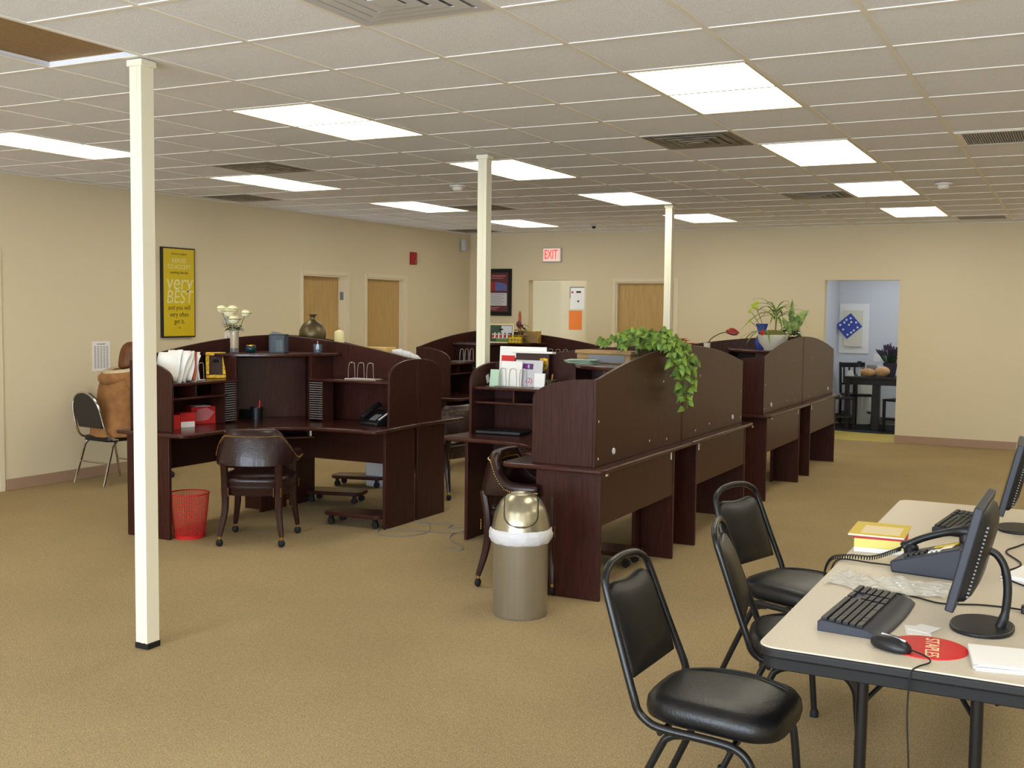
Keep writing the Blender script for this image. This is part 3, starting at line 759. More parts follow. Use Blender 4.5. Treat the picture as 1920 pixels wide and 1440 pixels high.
MB().cbox((.045, .022, .003), (.08, .026, .004), Tt).build('yellow_label', 'yellow', t)
hs = catmull([(-.118, .07, .055), (-.10, .07, .072), (-.05, .07, .100), (.03, .07, .130), (.09, .07, .140), (.115, .07, .128)], 4)
ho = MB().tube([tuple(p) for p in hs], [.02, .022, .022, .019, .015, .013, .013, .013, .013, .013, .013, .013, .014, .016, .02, .022, .022, .022, .021, .018, .016][:len(hs)], 10).build('handset', 'black', t, ang=60)
MB().lathe([(0, -.04), (.024, -.04), (.026, -.01), (.018, 0)], c=(-.095, .07, .072), seg=14).build('mouthpiece', 'black', ho); MB().lathe([(0, -.04), (.024, -.04), (.026, -.015), (.018, 0)], c=(.09, .07, .136), seg=14).build('earpiece', 'black', ho)
# coiled cord
pts = []; ctrl = catmull([(-.13, .07, .05), (-.17, .06, .03), (-.22, .03, .012), (-.29, -.0, .012), (-.335, -.06, .008), (-.345, -.1, -.03), (-.335, -.11, -.07)], 40)
for k, p in enumerate(ctrl):
    a = k*1.25; pts.append((p.x+.003*cos(a)*0, p.y+.0075*cos(a), max(p.z, -.1)+.0075*sin(a)))
MB().tube(pts, .0022, 5).build('coiled_cord', 'rubber', t)
MB().tube(catmull([(-.335, -.11, -.07), (-.325, -.1, -.03), (-.31, -.05, .007), (-.2, -.03, .006), (-.11, -.02, .006)], 8), .003, 6).build('line_cord', 'rubber', t)

# ---- phone book pile
t = thing('phone_book', 'thick yellow-paged phone book at the far-left edge of the folding table', 'book', (3.165, 1.235, TZ), rad(6))
MB().box(-.085, .10, -.14, .14, .0, .018).build('white_pages', 'white', t, bevel=.002)
MB().box(-.085, .10, -.14, .14, .018, .052).build('yellow_pages', mat('yellow_page_edges', srgb(228, 212, 120), .8), t, bevel=.002)
MB().box(-.088, .102, -.142, .142, .052, .056).build('red_cover', 'redpaper', t, bevel=.001)
t = thing('magazine', 'yellow and white magazine lying on top of the phone book', 'magazine', (3.165, 1.24, TZ+.0565), rad(2))
MB().box(-.10, .10, -.13, .13, 0, .006).build('pages', 'white', t, bevel=.001); MB().box(-.10, .10, -.13, .13, .006, .008).build('cover', 'yellow', t); MB().box(-.06, .08, -.1, .06, .008, .0085).build('cover_print', 'cream', t)

# ---- mouse, mouse pad
t = thing('mouse_pad', 'round red mouse pad with white store lettering', 'mouse pad', (3.485, -.035, TZ))
MB().lathe([(0, 0), (.103, 0), (.103, .003), (0, .003)], seg=48).build('pad', 'red', t)
text('lettering', 'STAPLES', .050, 'cream', t, frame_T((.012, -.0, .0035), (.1, -1, 0), (1, .1, 0)), .0003, .95)
t = thing('computer_mouse', 'black wired mouse on the left half of the red mouse pad', 'mouse', (3.405, -.10, TZ+.003), rad(-25))
R = []
for z, g in ((0, .9), (.006, 1), (.016, .97), (.026, .8), (.033, .5), (.035, .15)):
    R.append([Vector((.058*g*cos(a)-.006*(z/.035), .031*g*math.copysign(abs(sin(a))**.8, sin(a)), z*(1-.25*cos(a)*0))) for a in [2*pi*k/24 for k in range(24)]])
MB().loft(R).build('body', 'black', t, ang=60)
MB().tube([(-.03, -.0, .0345), (.04, 0, .030)], .003, 6).build('scroll_wheel', 'ltgrey', t)
MB().tube(catmull([(.055, .004, .01), (.10, .0, .006), (.13, -.03, .004), (.125, -.08, .0), (.118, -.095, -.02), (.115, -.10, -.12), (.12, -.09, -.3), (.10, -.07, -.48), (.05, -.02, -.62), (.0, .03, -.72)], 6), .0022, 6).build('cord', 'rubber', t)

# ---- papers
def sheets(name, label, cat, loc, rz, n, sx, sy, dz=.0012, m='white', jit=.006):
    t = thing(name, label, cat, loc, rz)
    for k in range(n):
        T = Matrix.Translation((random.uniform(-jit, jit), random.uniform(-jit, jit), dz*k)) @ Matrix.Rotation(random.uniform(-.03, .03), 4, 'Z')
        MB().box(-sx/2, sx/2, -sy/2, sy/2, 0, dz*.8, T).build('sheet', m, t, smooth=False)
    return t
sheets('paper_stack', 'stack of white papers at the right edge, beside the red mouse pad', 'paper', (3.72, -.06, TZ), rad(10), 8, .24, .17, .002)
t = thing('paper_slip', 'small folded white cards lying between keyboard and monitor', 'paper', (3.445, .125, TZ))
MB().box(-.035, .03, -.045, .045, 0, .001, Matrix.Rotation(.2, 4, 'Z')).build('card', 'white', t)
MB().box(-.03, .03, -.035, .04, .001, .002, Matrix.Translation((.012, .02, 0)) @ Matrix.Rotation(-.35, 4, 'Z')).build('card', 'white', t)
sheets('paper_stack', 'white papers at the right edge behind the near monitor', 'paper', (3.74, 1.0, TZ), rad(-15), 6, .18, .28, .003)
t = thing('plastic_bag', 'flat crinkled clear plastic wrapping lying behind the keyboard', 'plastic bag', (3.29, .60, TZ), rad(-2))
mb = MB(); n = 22; gr = []
for i in range(n+1):
    gr.append([mb.v((-.185+.37*i/n, -.09+.21*j/10+.02*sin(i*.7), .003+.005*random.random()+.003*sin(i*1.9+j))) for j in range(11)])
for i in range(n):
    for j in range(10): mb.f([gr[i][j], gr[i+1][j], gr[i+1][j+1], gr[i][j+1]])
mb.build('film', 'plastic', t, recalc=False)
MB().box(.0, .075, -.05, .07, .0015, .0025).box(.095, .155, -.05, .07, .0015, .0025).build('printed_label', 'white', t)
t = thing('power_adapter', 'small black power adapter with cables behind the near monitor', 'adapter', (3.72, .47, TZ))
MB().box(-.03, .05, -.016, .016, .001, .024).build('brick', 'black', t, bevel=.004)
MB().tube(catmull([(-.03, 0, .01), (-.08, .03, .004), (-.15, .02, .004), (-.25, -.02, .004), (-.33, .02, .004), (-.40, .04, .004)], 6), .0028, 6).build('cable', 'rubber', t)
MB().tube(catmull([(.05, 0, .01), (.08, .02, .004), (.10, .06, .004)], 6), .0028, 6).build('cable', 'rubber', t)
t = thing('power_cable', 'black cable looping across the table behind both monitors', 'cable', (3.70, 1.2, TZ))
MB().tube(catmull([(.05, .5, .10), (.02, .42, .03), (-.06, .3, .005), (-.1, .15, .005), (-.04, -.05, .005), (-.09, -.25, .005), (.0, -.4, .005), (.1, -.42, .005)], 7), .003, 6).build('cable', 'rubber', t)
t = thing('floor_cable', 'tangled black cable hanging below the table at the right edge', 'cable', (3.72, .75, 0))
MB().tube(catmull([(0, 0, .66), (-.02, .05, .5), (.04, 0, .46), (-.05, -.05, .42), (-.1, 0, .36), (-.05, .05, .38), (.04, .05, .45), (.08, 0, .55), (.06, 0, .66)], 6), .006, 6).build('cable', 'rubber', t)

# ================================================================ TRASH CAN
t = thing('trash_can', 'tall steel trash can with domed swing lid and white bag cuff', 'trash can', (1.205, 2.07, 0)); t.scale = (1.0, 1.0, 1.045)
MB().lathe([(0, 0), (.138, 0), (.146, .012), (.147, .43), (.150, .437)], seg=48).build('body', 'steel', t)
MB().lathe([(.158, .435), (.158, .447), (.156, .455), (.148, .50), (.132, .55), (.108, .59), (.078, .618), (.04, .634), (0, .638)], seg=48).build('dome_lid', 'dome', t, ang=60)
# swing flap: patch of the dome, slightly proud, facing the camera
prof = [(.158, .447), (.156, .455), (.148, .50), (.132, .55), (.108, .59), (.078, .618), (.04, .634)]
def rad_at(z):
    for (r0, z0), (r1, z1) in zip(prof, prof[1:]):
        if z0 <= z <= z1: return r0+(r1-r0)*(z-z0)/(z1-z0)
    return .04
mb = MB(); n = 16; az0 = rad(-63); rows_ = []
for j in range(n+1):
    z = .475+(.630-.475)*j/n; r = rad_at(z)+.0035
    hw = .09*min(1, (math.sqrt(max(0, 1-((.53-z)/.056)**2)) if z < .53 else 1))
    hw = min(hw, r*.98); sp = math.asin(min(1, hw/r)) if r > 0 else 0
    rows_.append([mb.v((r*cos(az0+sp*(2*i/12-1)), r*sin(az0+sp*(2*i/12-1)), z)) for i in range(13)])
for j in range(n):
    for i in range(12): mb.f([rows_[j][i], rows_[j][i+1], rows_[j+1][i+1], rows_[j+1][i]])
mb.build('swing_flap', 'dome', t, thick=.003, ang=60)
ol = [(v_[0][0], v_[0][1], v_[0][2]) for v_ in []]
edge = []
for s_ in (-1, 1):
    col_ = []
    for j in range(n+1):
        z = .475+(.630-.475)*j/n; r = rad_at(z)+.004
        hw = .09*min(1, (math.sqrt(max(0, 1-((.53-z)/.056)**2)) if z < .53 else 1)); hw = min(hw, r*.98); sp = math.asin(min(1, hw/r))
        col_.append((r*cos(az0+sp*s_), r*sin(az0+sp*s_), z))
    edge = (col_[::-1] if s_ == -1 else edge+col_)
MB().tube(edge, .002, 6).build('flap_seam', 'slot', t)
wob = lambda j, k: .003*sin(k*1.7+j)+.003*sin(k*.9+2*j)
MB().lathe([(.150, .378), (.158, .385), (.166, .405), (.170, .425), (.166, .445), (.158, .452)], seg=56, wob=wob).build('bag_cuff', 'bag', t, ang=70)

# ================================================================ RED WASTEBASKET
t = thing('wire_wastebasket', 'red wire-mesh wastebasket on the carpet beside the left desk leg', 'wastebasket', (-1.72, 2.66, 0))
mb = MB(); seg = 48; prof = [(.105, .012), (.112, .08), (.121, .16), (.130, .24), (.136, .31)]
for k in range(seg):
    mb.tube([(r*cos(2*pi*k/seg), r*sin(2*pi*k/seg), z) for r, z in prof], .0016, 4, cap=False)
for q in range(22):
    z = .02+.29*q/21; r = .105+.031*(z-.012)/.298
    mb.tube([(r*cos(2*pi*k/32), r*sin(2*pi*k/32), z) for k in range(32)], .0012, 4, cyc=True)
MB().lathe([(.104, .01), (.1355, .315)], seg=48).build('mesh_fill', mat('red_mesh_fill', srgb(205, 40, 36), .5, alpha=.22), t)
bpy.data.objects[-1] if False else None
mb.build('wire_mesh', 'redpaper', t)
MB().tube([(.137*cos(2*pi*k/40), .137*sin(2*pi*k/40), .314) for k in range(40)], .005, 8, cyc=True).build('rim', 'redpaper', t)
MB().lathe([(0, 0), (.106, 0), (.108, .022), (.104, .024), (0, .01)], seg=40).build('base', 'red', t)
# grey bin under the left desk
t = thing('waste_bin', 'plain grey plastic bin under the rear left desk, behind the desk end panel', 'wastebasket', (-1.83, 5.28, 0))
MB().box(-.12, .12, -.16, .16, 0, .31).build('bin', 'ltgrey', t, bevel=.02)

# ================================================================ ROLLING CPU STANDS
def cpu_stand(label, loc, rz):
    t = thing('rolling_stand', label, 'stand', loc, rz, 'low dark wooden stands on casters under the desks')
    MB().prism(rr(.25, .12, .06), .075, .105).build('platform', 'wood', t, bevel=.006)
    for x in (-.19, .19):
        for y in (-.08, .08):
            o = MB().lathe([(0, -.012), (.026, -.012), (.026, .012), (0, .012)], T=Matrix.Translation((x, y, .03)) @ Matrix.Rotation(pi/2, 4, 'X'), seg=14).build('caster', 'rubber', t)
            MB().box(x-.012, x+.012, y-.018, y+.018, .05, .074).build('caster_fork', 'blackmetal', o)
    return t
s1 = cpu_stand('low wooden stand on casters, middle of three under the left desks', (-1.68, 4.33, 0), rad(14))
dup(s1, (-.95, 3.62, 0), rad(4), 'low wooden stand on casters just inside the left desk end panel, nearest of three')
dup(s1, (-2.0, 5.12, 0), rad(14), 'low wooden stand on casters farthest back under the left desks, by the grey bin')
dup(s1, (1.12, 3.42, 0), rad(0), 'low wooden stand on casters under the nearest right desk, behind its panel')

# ================================================================ CABLES ON CARPET
t = thing('floor_cable', 'thin grey cables looping on the carpet between the two desk clusters', 'cable', (-.3, 3.65, 0))
z = .004
MB().tube(catmull([(-.33, .3, z), (-.2, .25, z), (-.05, -.02, z), (-.12, -.2, z), (-.3, -.25, z), (-.4, -.1, z), (-.2, -.02, z), (.05, .03, z), (.18, .1, z), (.28, .0, z)], 8), .003, 6).build('cable', 'grey', t)
MB().tube(catmull([(-.3, .25, z), (-.05, .33, z), (.0, .2, z), (.12, .3, z), (.2, .25, z), (.14, .05, z), (.22, -.15, z), (.42, -.32, z), (.45, -.42, z), (.3, -.35, z)], 8), .003, 6).build('cable', 'grey', t)
MB().tube(catmull([(.2, .25, z), (.22, .2, .1), (.27, .12, .3), (.285, .1, .42)], 5), .003, 6).build('cable', 'grey', t)

# ================================================================ THINGS ON THE DESKS
SH, CS, WT = 1.085, 1.275, .755
def sorter(label, loc, rz, n=3, base=True, gap=.085):
    t = thing('wire_file_sorter', label, 'file sorter', loc, rz, 'silver wire file sorters on the hutch shelves')
    for k in range(n):
        x = (k-(n-1)/2)*gap
        MB().tube(catmull([(x-.022, -.05, .006), (x-.02, -.05, .08), (x-.008, -.05, .125), (x+.028, -.05, .128), (x+.036, -.05, .11), (x+.04, -.05, .006)], 4), .0028, 6).build('loop', 'wire', t)
    if base: MB().tube([(-.14, -.05, .004), (.14, -.05, .004)], .003).tube([(-.14, .05, .004), (.14, .05, .004)], .003).tube([(-.14, -.05, .004), (-.14, .05, .004)], .003).tube([(.14, -.05, .004), (.14, .05, .004)], .003).build('base', 'wire', t)
    return t
w1 = sorter('empty silver wire sorter of three loops on the shelf right of the rose desk', (-1.02, 3.78, SH), 0, 3)
dup(w1, (-1.93, 2.86, SH), rad(90), 'wire sorter holding the bulging white papers at the left desk')
dup(w1, (-1.93, 6.85, SH), rad(82), 'empty wire sorter on the far left desk, just left of the middle post')
dup(w1, (-1.15, 7.56, SH), rad(4), 'empty wire sorter on the far desk to the right of the gold basket')
dup(w1, (.28, 3.78, SH), rad(-4), 'wire sorter holding envelopes on the nearest right desk')

# paper bundle in the left sorter
t = thing('paper_bundle', 'bulging bundle of white papers and envelopes leaning in the left desk sorter', 'paper', (-1.95, 2.80, SH))
for k in range(9):
    T = Matrix.Translation((random.uniform(-.01, .03), -.14+k*.026, .0)) @ Matrix.Rotation(rad(-26+k*2.4), 4, 'X') @ Matrix.Rotation(rad(random.uniform(-8, 8)), 4, 'Y')
    mb = MB(); gr = []
    for i in range(7):
        gr.append([mb.v(T @ Vector((-.11+.22*i/6, .01*sin(i*1.1+j*.9+k), .004+.24*j/6*(1-.02*k)+.0))) for j in range(7)])
    for i in range(6):
        for j in range(6): mb.f([gr[i][j], gr[i+1][j], gr[i+1][j+1], gr[i][j+1]])
    mb.build('folder' if k == 6 else 'sheet', 'orangebrown' if k == 6 else 'white', t, thick=.003, recalc=False)
# gold frame
t = thing('gold_photo_frame', 'ornate gold picture frame standing on the left desk shelf', 'picture frame', (-1.98, 3.22, SH), rad(46))
Tf = Matrix.Rotation(rad(-9), 4, 'X')
fm = MB(); W_, H_, b_ = .075, .20, .028
fm.box(-W_, W_, -.008, .008, 0, b_, Tf); fm.box(-W_, W_, -.008, .008, H_-b_, H_, Tf); fm.box(-W_, -W_+b_, -.008, .008, b_, H_-b_, Tf); fm.box(W_-b_, W_, -.008, .008, b_, H_-b_, Tf)
fm.build('frame', 'gold', t, bevel=.004); MB().box(-W_+b_, W_-b_, -.002, .002, b_, H_-b_, Tf).build('photo', 'brownprint', t)
MB().box(-.02, .02, .0, .004, 0, .15, Matrix.Translation((0, .055, 0)) @ Matrix.Rotation(rad(18), 4, 'X')).build('easel', 'black', t)
# red boxes under the shelf of left desk
t = thing('red_gift_box', 'larger red box with pink paper panel on the left desk worktop', 'box', (-2.0, 3.08, WT), rad(66))
MB().box(-.10, .10, -.06, .06, 0, .13).build('box', 'redpaper', t, bevel=.003); MB().prism([(-.09, .05), (-.05, .11), (.02, .12), (.08, .085), (.03, .03), (-.06, .02)], 0, .002, frame_T((0, -.061, 0), (1, 0, 0), (0, 0, 1))).build('paper_panel', 'pink', t); MB().box(-.07, .05, -.058, .05, .131, .134).build('top_card', 'white', t)
t = thing('red_gift_box', 'smaller red box with white label on the left desk worktop', 'box', (-1.93, 2.84, WT), rad(70))
MB().box(-.06, .06, -.05, .05, 0, .105).build('box', 'redpaper', t, bevel=.003); MB().box(-.055, .05, -.053, -.0505, .0, .04).build('label', 'white', t)
t = thing('red_booklet', 'thin red booklet standing at the outer end of the left desk shelf', 'book', (-1.87, 2.68, WT), rad(75))
MB().box(-.035, .035, -.012, .012, 0, .10).build('booklet', 'redpaper', t); MB().box(-.037, -.034, -.013, .013, 0, .12).build('blue_spine', 'bluegrey', t)
# desk phone 2
def small_phone(label, loc, rz):
    t = thing('office_phone', label, 'phone', loc, rz)
    MB().prism([(-.10, 0), (.10, 0), (.10, .10), (.085, .105), (-.10, .02)], -.09, .09, frame_T((0, 0, 0), (1, 0, 0), (0, 0, 1))).build('body', 'black', t, bevel=.006)
    MB().tube(catmull([(-.09, .07, .05), (-.06, .07, .07), (.04, .07, .12), (.09, .07, .14), (.10, .07, .12)], 4), .02, 8).build('handset', 'black', t, ang=60)
    Tq = Matrix.Translation((0, 0, .066)) @ Matrix.Rotation(rad(-24), 4, 'Y'); kp = MB()
    for i in range(4):
        for j in range(3): kp.cbox((-.06+i*.022, -.03+j*.022, .002), (.014, .014, .006), Tq)
    kp.build('keypad', 'grey', t); MB().cbox((0, -.07, .002), (.12, .014, .003), Tq).build('button_strip', 'white', t)
    return t
small_phone('black desk phone tucked under the right shelf of the rose desk', (-.86, 3.73, WT), rad(80))
t = thing('pencil_cup', 'dark cup with a red pen in the shaded corner of the rose desk', 'cup', (-1.87, 3.55, WT))
MB().lathe([(0, 0), (.045, 0), (.05, .09), (.046, .09), (.042, .005), (0, .005)], seg=20).build('cup', 'black', t); MB().tube([(.02, 0, .01), (.05, -.02, .15)], .005, 6).build('pen', 'redflower', t)
MB().box(-.16, -.04, -.02, .1, 0, .07).build('card_holder', 'black', t, bevel=.004)

# roses in glass vase
def on_corner(px, off): return px
t = thing('rose_vase', 'glass cylinder vase of white roses on the left corner shelf', 'flowers', (-1.985, 3.43, CS))
MB().lathe([(0, 0), (.032, 0), (.034, .005), (.034, .165), (.031, .165), (.031, .006), (0, .006)], seg=28).build('vase', 'glass', t)
MB().lathe([(0, .035), (.030, .035), (.030, .15), (0, .15)], seg=24).build('sand', mat('peach_sand', srgb(226, 190, 140), .8), t); MB().lathe([(0, .007), (.030, .007), (.030, .034), (0, .034)], seg=24).build('pebbles', 'teal', t)
st = MB(); lv = MB()
for i, (dx, dy, dz, r) in enumerate(((-.10, .03, .33, .05), (-.04, .0, .31, .062), (.0, -.03, .25, .06), (.085, .04, .30, .048), (-.015, .05, .33, .052))):
    d = Vector((dx*.9+dy*.1, dx*.45, dz)); st.tube([(0, 0, .10), (d.x*.5, d.y*.5, .19), d], .003, 5)
    fl = MB()
    for ring, (rr_, n_, tilt) in enumerate(((r*.35, 4, 1.3), (r*.7, 5, .9), (r, 7, .5))):
        for k in range(n_):
            a = 2*pi*k/n_+ring*.5+i
            fl.leaf(d+Vector((cos(a)*rr_*.2, sin(a)*rr_*.2, -.01)), (cos(a)*cos(tilt), sin(a)*cos(tilt), sin(tilt)), rr_*1.25, rr_*1.5, n=(0, 0, 1), droop=-.1 if ring < 2 else .3)
    fl.ball(d+Vector((0, 0, .002)), r*.72, 10, 7, (1, 1, .85)); fl.build('rose', 'rose', t, ang=80)
for k in range(12):
    a = k*.9; lv.leaf((.02*cos(a), .02*sin(a), .17+.01*(k % 4)), (cos(a), sin(a), .5-.1*(k % 3)), .065, .045, droop=.5)
st.build('stems', 'stem', t); lv.build('leaves', 'dkleaf', t)
t = thing('candle_jar', 'squat teal glass candle jar with gold rim beside the rose vase', 'candle', (-1.88, 3.50, CS))
MB().lathe([(0, 0), (.03, 0), (.042, .015), (.044, .035), (.036, .052), (.033, .052), (.03, .01), (0, .01)], seg=24).build('jar', 'teal', t); MB().lathe([(.032, .052), (.036, .052), (.036, .058), (.032, .058), (.032, .052)], seg=24).build('rim', 'gold', t)
t = thing('glass_lantern', 'blue-grey glass lantern with a pale candle inside on the left corner shelf', 'lantern', (-1.69, 3.60, CS), rad(20))
MB().lathe([(0, .012), (.026, .012), (.026, .10), (0, .10)], seg=20).build('candle', 'candle', t)
fr_ = MB()
for x in (-.058, .058):
    for y in (-.045, .045): fr_.box(x-.004, x+.004, y-.004, y+.004, 0, .145)
fr_.box(-.062, .062, -.049, .049, 0, .01); fr_.box(-.062, .062, -.049, -.041, .135, .145); fr_.box(-.062, .062, .041, .049, .135, .145); fr_.box(-.062, -.054, -.041, .041, .135, .145); fr_.box(.054, .062, -.041, .041, .135, .145)
fr_.build('metal_frame', 'bluegrey', t, bevel=.001); gp = MB(); gp.box(-.054, .054, -.0465, -.0445, .01, .135).box(-.054, .054, .0445, .0465, .01, .135).build('pane', 'bluegl', t)
MB().loft([[Vector(p) for p in ((-.05, -.03, .146), (.03, -.03, .146), (.03, .03, .146), (-.05, .03, .146))], [Vector(p) for p in ((-.055, -.012, .168), (.0, -.012, .158), (.0, .012, .158), (-.055, .012, .168))]]).build('lid_handle', 'grey', t, bevel=.003)
t = thing('glass_votive', 'small faceted blue glass votive holder at the right end of the left corner shelf', 'candle', (-1.44, 3.76, CS))
MB().lathe([(0, 0), (.03, 0), (.036, .03), (.034, .07), (.031, .07), (.03, .01), (0, .01)], seg=10).build('glass', 'bluegl', t, ang=10); MB().lathe([(0, .012), (.022, .012), (.022, .045), (0, .045)], seg=12).build('candle', 'redpaper', t); MB().tube([(0, 0, .045), (0, .0, .095)], .002, 5).build('wick', 'cream', t)
# vase, candle, box on the rear-left desk
t = thing('bronze_vase', 'big round bronze vase with flared neck standing behind the left arch', 'vase', (-2.0, 4.42, CS)); t.scale = (.93, .93, 1.0)
s_ = 1.0
MB().lathe([(0, 0), (.06, 0), (.085, .03), (.115, .08), (.125, .12), (.118, .165), (.09, .21), (.045, .24), (.026, .25), (.022, .265), (.026, .28), (.04, .296), (.036, .298), (.022, .28)], seg=40).build('vase', 'bronze', t, ang=60)
t = thing('pillar_candle', 'thick cream pillar candle right of the bronze vase', 'candle', (-1.78, 4.50, CS))
MB().lathe([(0, 0), (.042, 0), (.042, .145), (.035, .155), (.012, .165), (0, .17)], seg=28).build('candle', 'candle', t); MB().tube([(0, 0, .168), (.002, 0, .186)], .002, 5).build('wick', 'ink', t)
t = thing('wooden_box', 'pale open box of files on the shelf behind the left arch', 'box', (-1.15, 4.16, SH), rad(4))
MB().box(-.14, .12, -.08, .08, 0, .235).build('box', 'cardboard', t, bevel=.003); MB().box(-.14, -.0, -.081, -.0795, .0, .23).build('side_panel', 'cream', t)
t = thing('paper_stack', 'white curled papers standing beside the pale box behind the left arch', 'paper', (-.94, 4.15, SH))
for k in range(4): MB().box(-.045, .045, -.003, .003, 0, .225-.01*k, Matrix.Translation((k*.02, k*.01, 0)) @ Matrix.Rotation(.25*k-.1, 4, 'Y')).build('sheet', 'white', t)
t = thing('tape_dispenser', 'small dark tape dispenser near the end of the shelf behind the left arch', 'tape dispenser', (-.78, 4.16, SH))
MB().lathe([(.015, -.015), (.035, -.015), (.035, .015), (.015, .015), (.015, -.015)], T=Matrix.Translation((0, 0, .075)) @ Matrix.Rotation(pi/2, 4, 'X')).build('roll', 'grey', t); MB().box(-.05, .05, -.02, .02, 0, .05).build('base', 'black', t, bevel=.005)

# envelopes on nearest right desk
EX, EY = .26, 3.78
def standing(name, label, cat, loc, rz, w_, h_, th, m, tilt=0, extras=()):
    t = thing(name, label, cat, loc, rz)
    T = Matrix.Rotation(rad(tilt), 4, 'X')
    MB().box(-w_/2, w_/2, -th/2, th/2, 0, h_, T).build('card', m, t, bevel=.0015)
    for (x0, x1, z0, z1, mm, nm) in extras: MB().box(x0, x1, -th/2-.0015, -th/2-.0003, z0, z1, T).build(nm, mm, t)
    return t, T
standing('shipping_envelope', 'large white shipping envelope with solid red block, rearmost in the sorter', 'envelope', (.27, 3.90, SH), rad(4), .36, .28, .012, 'white', -5,
         [(-.165, -.06, .10, .215, 'red', 'red_block'), (-.06, .175, .02, .20, 'brownprint', 'dark_block')])
t, T = standing('shipping_carton', 'flattened white carton with dark brown side and round carrier badge', 'box', (.36, 3.875, SH), rad(2), .26, .24, .006, 'brownprint', -4)
MB().prism([(x, z) for x, z in [(-.03, .045), (-.034, .0), (-.022, -.03), (0, -.045), (.022, -.03), (.034, 0), (.03, .045), (0, .05)]], 0, .002, T @ frame_T((.09, -.004, .155), (1, 0, 0), (0, 0, 1))).build('badge', 'gold', t)
text('lettering', 'ups', .042, 'brownprint', t, T @ frame_T((.09, -.0075, .152), (1, 0, 0), (0, 0, 1)), .0005)
MB().box(-.15, .16, -.02, .05, .235, .25, T).build('flap', 'white', t, bevel=.003)
t, T = standing('express_mailer', 'curved translucent express mailer with purple mark in the sorter', 'envelope', (.36, 3.815, SH), rad(-3), .22, .19, .008, 'ltgrey', -8,
         [(-.05, .035, .125, .165, 'purple', 'purple_block')])
text('lettering', 'E', .035, 'white', t, T @ frame_T((.0, -.0065, .144), (1, 0, 0), (0, 0, 1)), .0005)
text('mark', '(2)', .05, 'magenta', t, T @ frame_T((.01, -.0055, .045), (1, 0, 0), (0, 0, 1)), .0005)
standing('paper_folder', 'plain white folder standing at the front of the sorter', 'paper', (.24, 3.785, SH), rad(-2), .17, .18, .006, 'white', -6)
standing('greeting_card', 'pale mint card leaning at the left end of the sorter', 'card', (.13, 3.745, SH), rad(-8), .09, .12, .003, 'green', -8)
standing('paper_folder', 'short white envelopes at the right end of the sorter', 'paper', (.46, 3.80, SH), rad(4), .08, .10, .02, 'white', -6)
t = thing('brass_mortar', 'small brass mortar with pestle beside the envelope sorter', 'mortar', (.57, 3.77, SH))
MB().lathe([(0, 0), (.03, 0), (.03, .008), (.024, .015), (.036, .05), (.040, .06), (.035, .06), (.02, .015), (0, .015)], seg=24).build('mortar', 'bronze', t); MB().tube([(0, 0, .02), (.012, -.005, .10)], [.006, .008], 8).build('pestle', 'brass', t)
t = thing('closed_laptop', 'closed black laptop on the nearest right desk', 'laptop', (.22, 3.72, WT), rad(4))
MB().box(-.17, .17, -.10, .10, .002, .024).build('base', 'black', t, bevel=.005); MB().box(-.17, .17, -.102, -.098, .012, .018).build('front_lip', 'bluegrey', t)
t = thing('door_hanger_tag', 'small white tag stuck inside the rounded end of the nearest right hutch', 'tag', (.024, 3.84, 1.13), 0)
MB().box(0, .002, -.02, .02, -.03, .03, Matrix.Rotation(.4, 4, 'X')).build('tag', 'white', t)
# corner shelf of near-right desk
t = thing('rustic_box', 'rustic wooden box on the nearest right corner shelf', 'box', (.98, 3.80, CS), rad(-6))
MB().box(-.21, .20, -.07, .07, 0, .062).build('box', 'rustic', t, bevel=.004); MB().box(-.22, .21, -.08, .08, .062, .086).build('lid', 'rustic', t, bevel=.004); MB().box(-.12, .16, -.0725, -.0702, .008, .055).build('front_panel', 'grey', t)
t = thing('paper_stack', 'loose mint-green papers in front of the rustic wooden box', 'paper', (.86, 3.66, CS), rad(-10))
for k in range(5): MB().box(-.10+.02*k*0, .10, -.05, .05, k*.006, k*.006+.002, Matrix.Translation((random.uniform(-.03, .03), random.uniform(-.01, .01), 0)) @ Matrix.Rotation(random.uniform(-.3, .3), 4, 'Z')).build('sheet', 'green', t)

# pothos
t = thing('pothos_plant', 'trailing green pothos spilling over the nearest right hutch panel', 'plant', (1.33, 3.62, CS))
MB().lathe([(0, 0), (.06, 0), (.075, .10), (.08, .11), (.072, .11), (.06, .02), (0, .02)], seg=24).build('pot', 'dkbronze', t)
st, lv = MB(), MB()
def vine(pts, dens=.028, Ls=(.042, .066), mb=lv):
    P = catmull(pts, 8); st.tube(P, .0028, 5); acc = 0; side = 1
    for a, b in zip(P, P[1:]):
        acc += (b-a).length
        if acc > dens:
            acc = 0; side = -side; ang = random.uniform(-.8, .8); d = (b-a).normalized()
            o = Vector((cos(ang)*side*.7+random.uniform(-.4, .6), -abs(random.gauss(.55, .3)), random.uniform(-.3, .5)))
            L = random.uniform(*Ls); st.tube([b, b+o.normalized()*L*.5], .0015, 4)
            mb.leaf(b+o.normalized()*L*.5, (o+Vector((0, 0, -.5))).normalized(), L, L*.95, n=Vector((.45, -.8, .35)), heart=True, droop=.3)
R_ = random.Random(3)
top = (0, 0, .11)
for k in range(9):       # over the edge of the panel, outside x>+.17
    dy = -.10+.04*k; L = (.02, .03, .05, .12, .24, .30, .26, .14, .05)[k]
    vine([top, (.09, dy*.5, .18), (.17, dy*.9, .155), (.215, dy, .05), (.225, dy+.01, .05-L*.5), (.225+.01*(k % 3), dy+R_.uniform(-.03, .03), .03-L)], .021)
for k in range(9):      # bushy crown and left-hand sprays
    a = 2.0+k*.33; r = R_.uniform(.12, .30)
    vine([top, (cos(a)*r*.4, sin(a)*r*.4, .17+.03*(k % 3)), (cos(a)*r, sin(a)*r, .13+R_.uniform(-.03, .07))], .02)
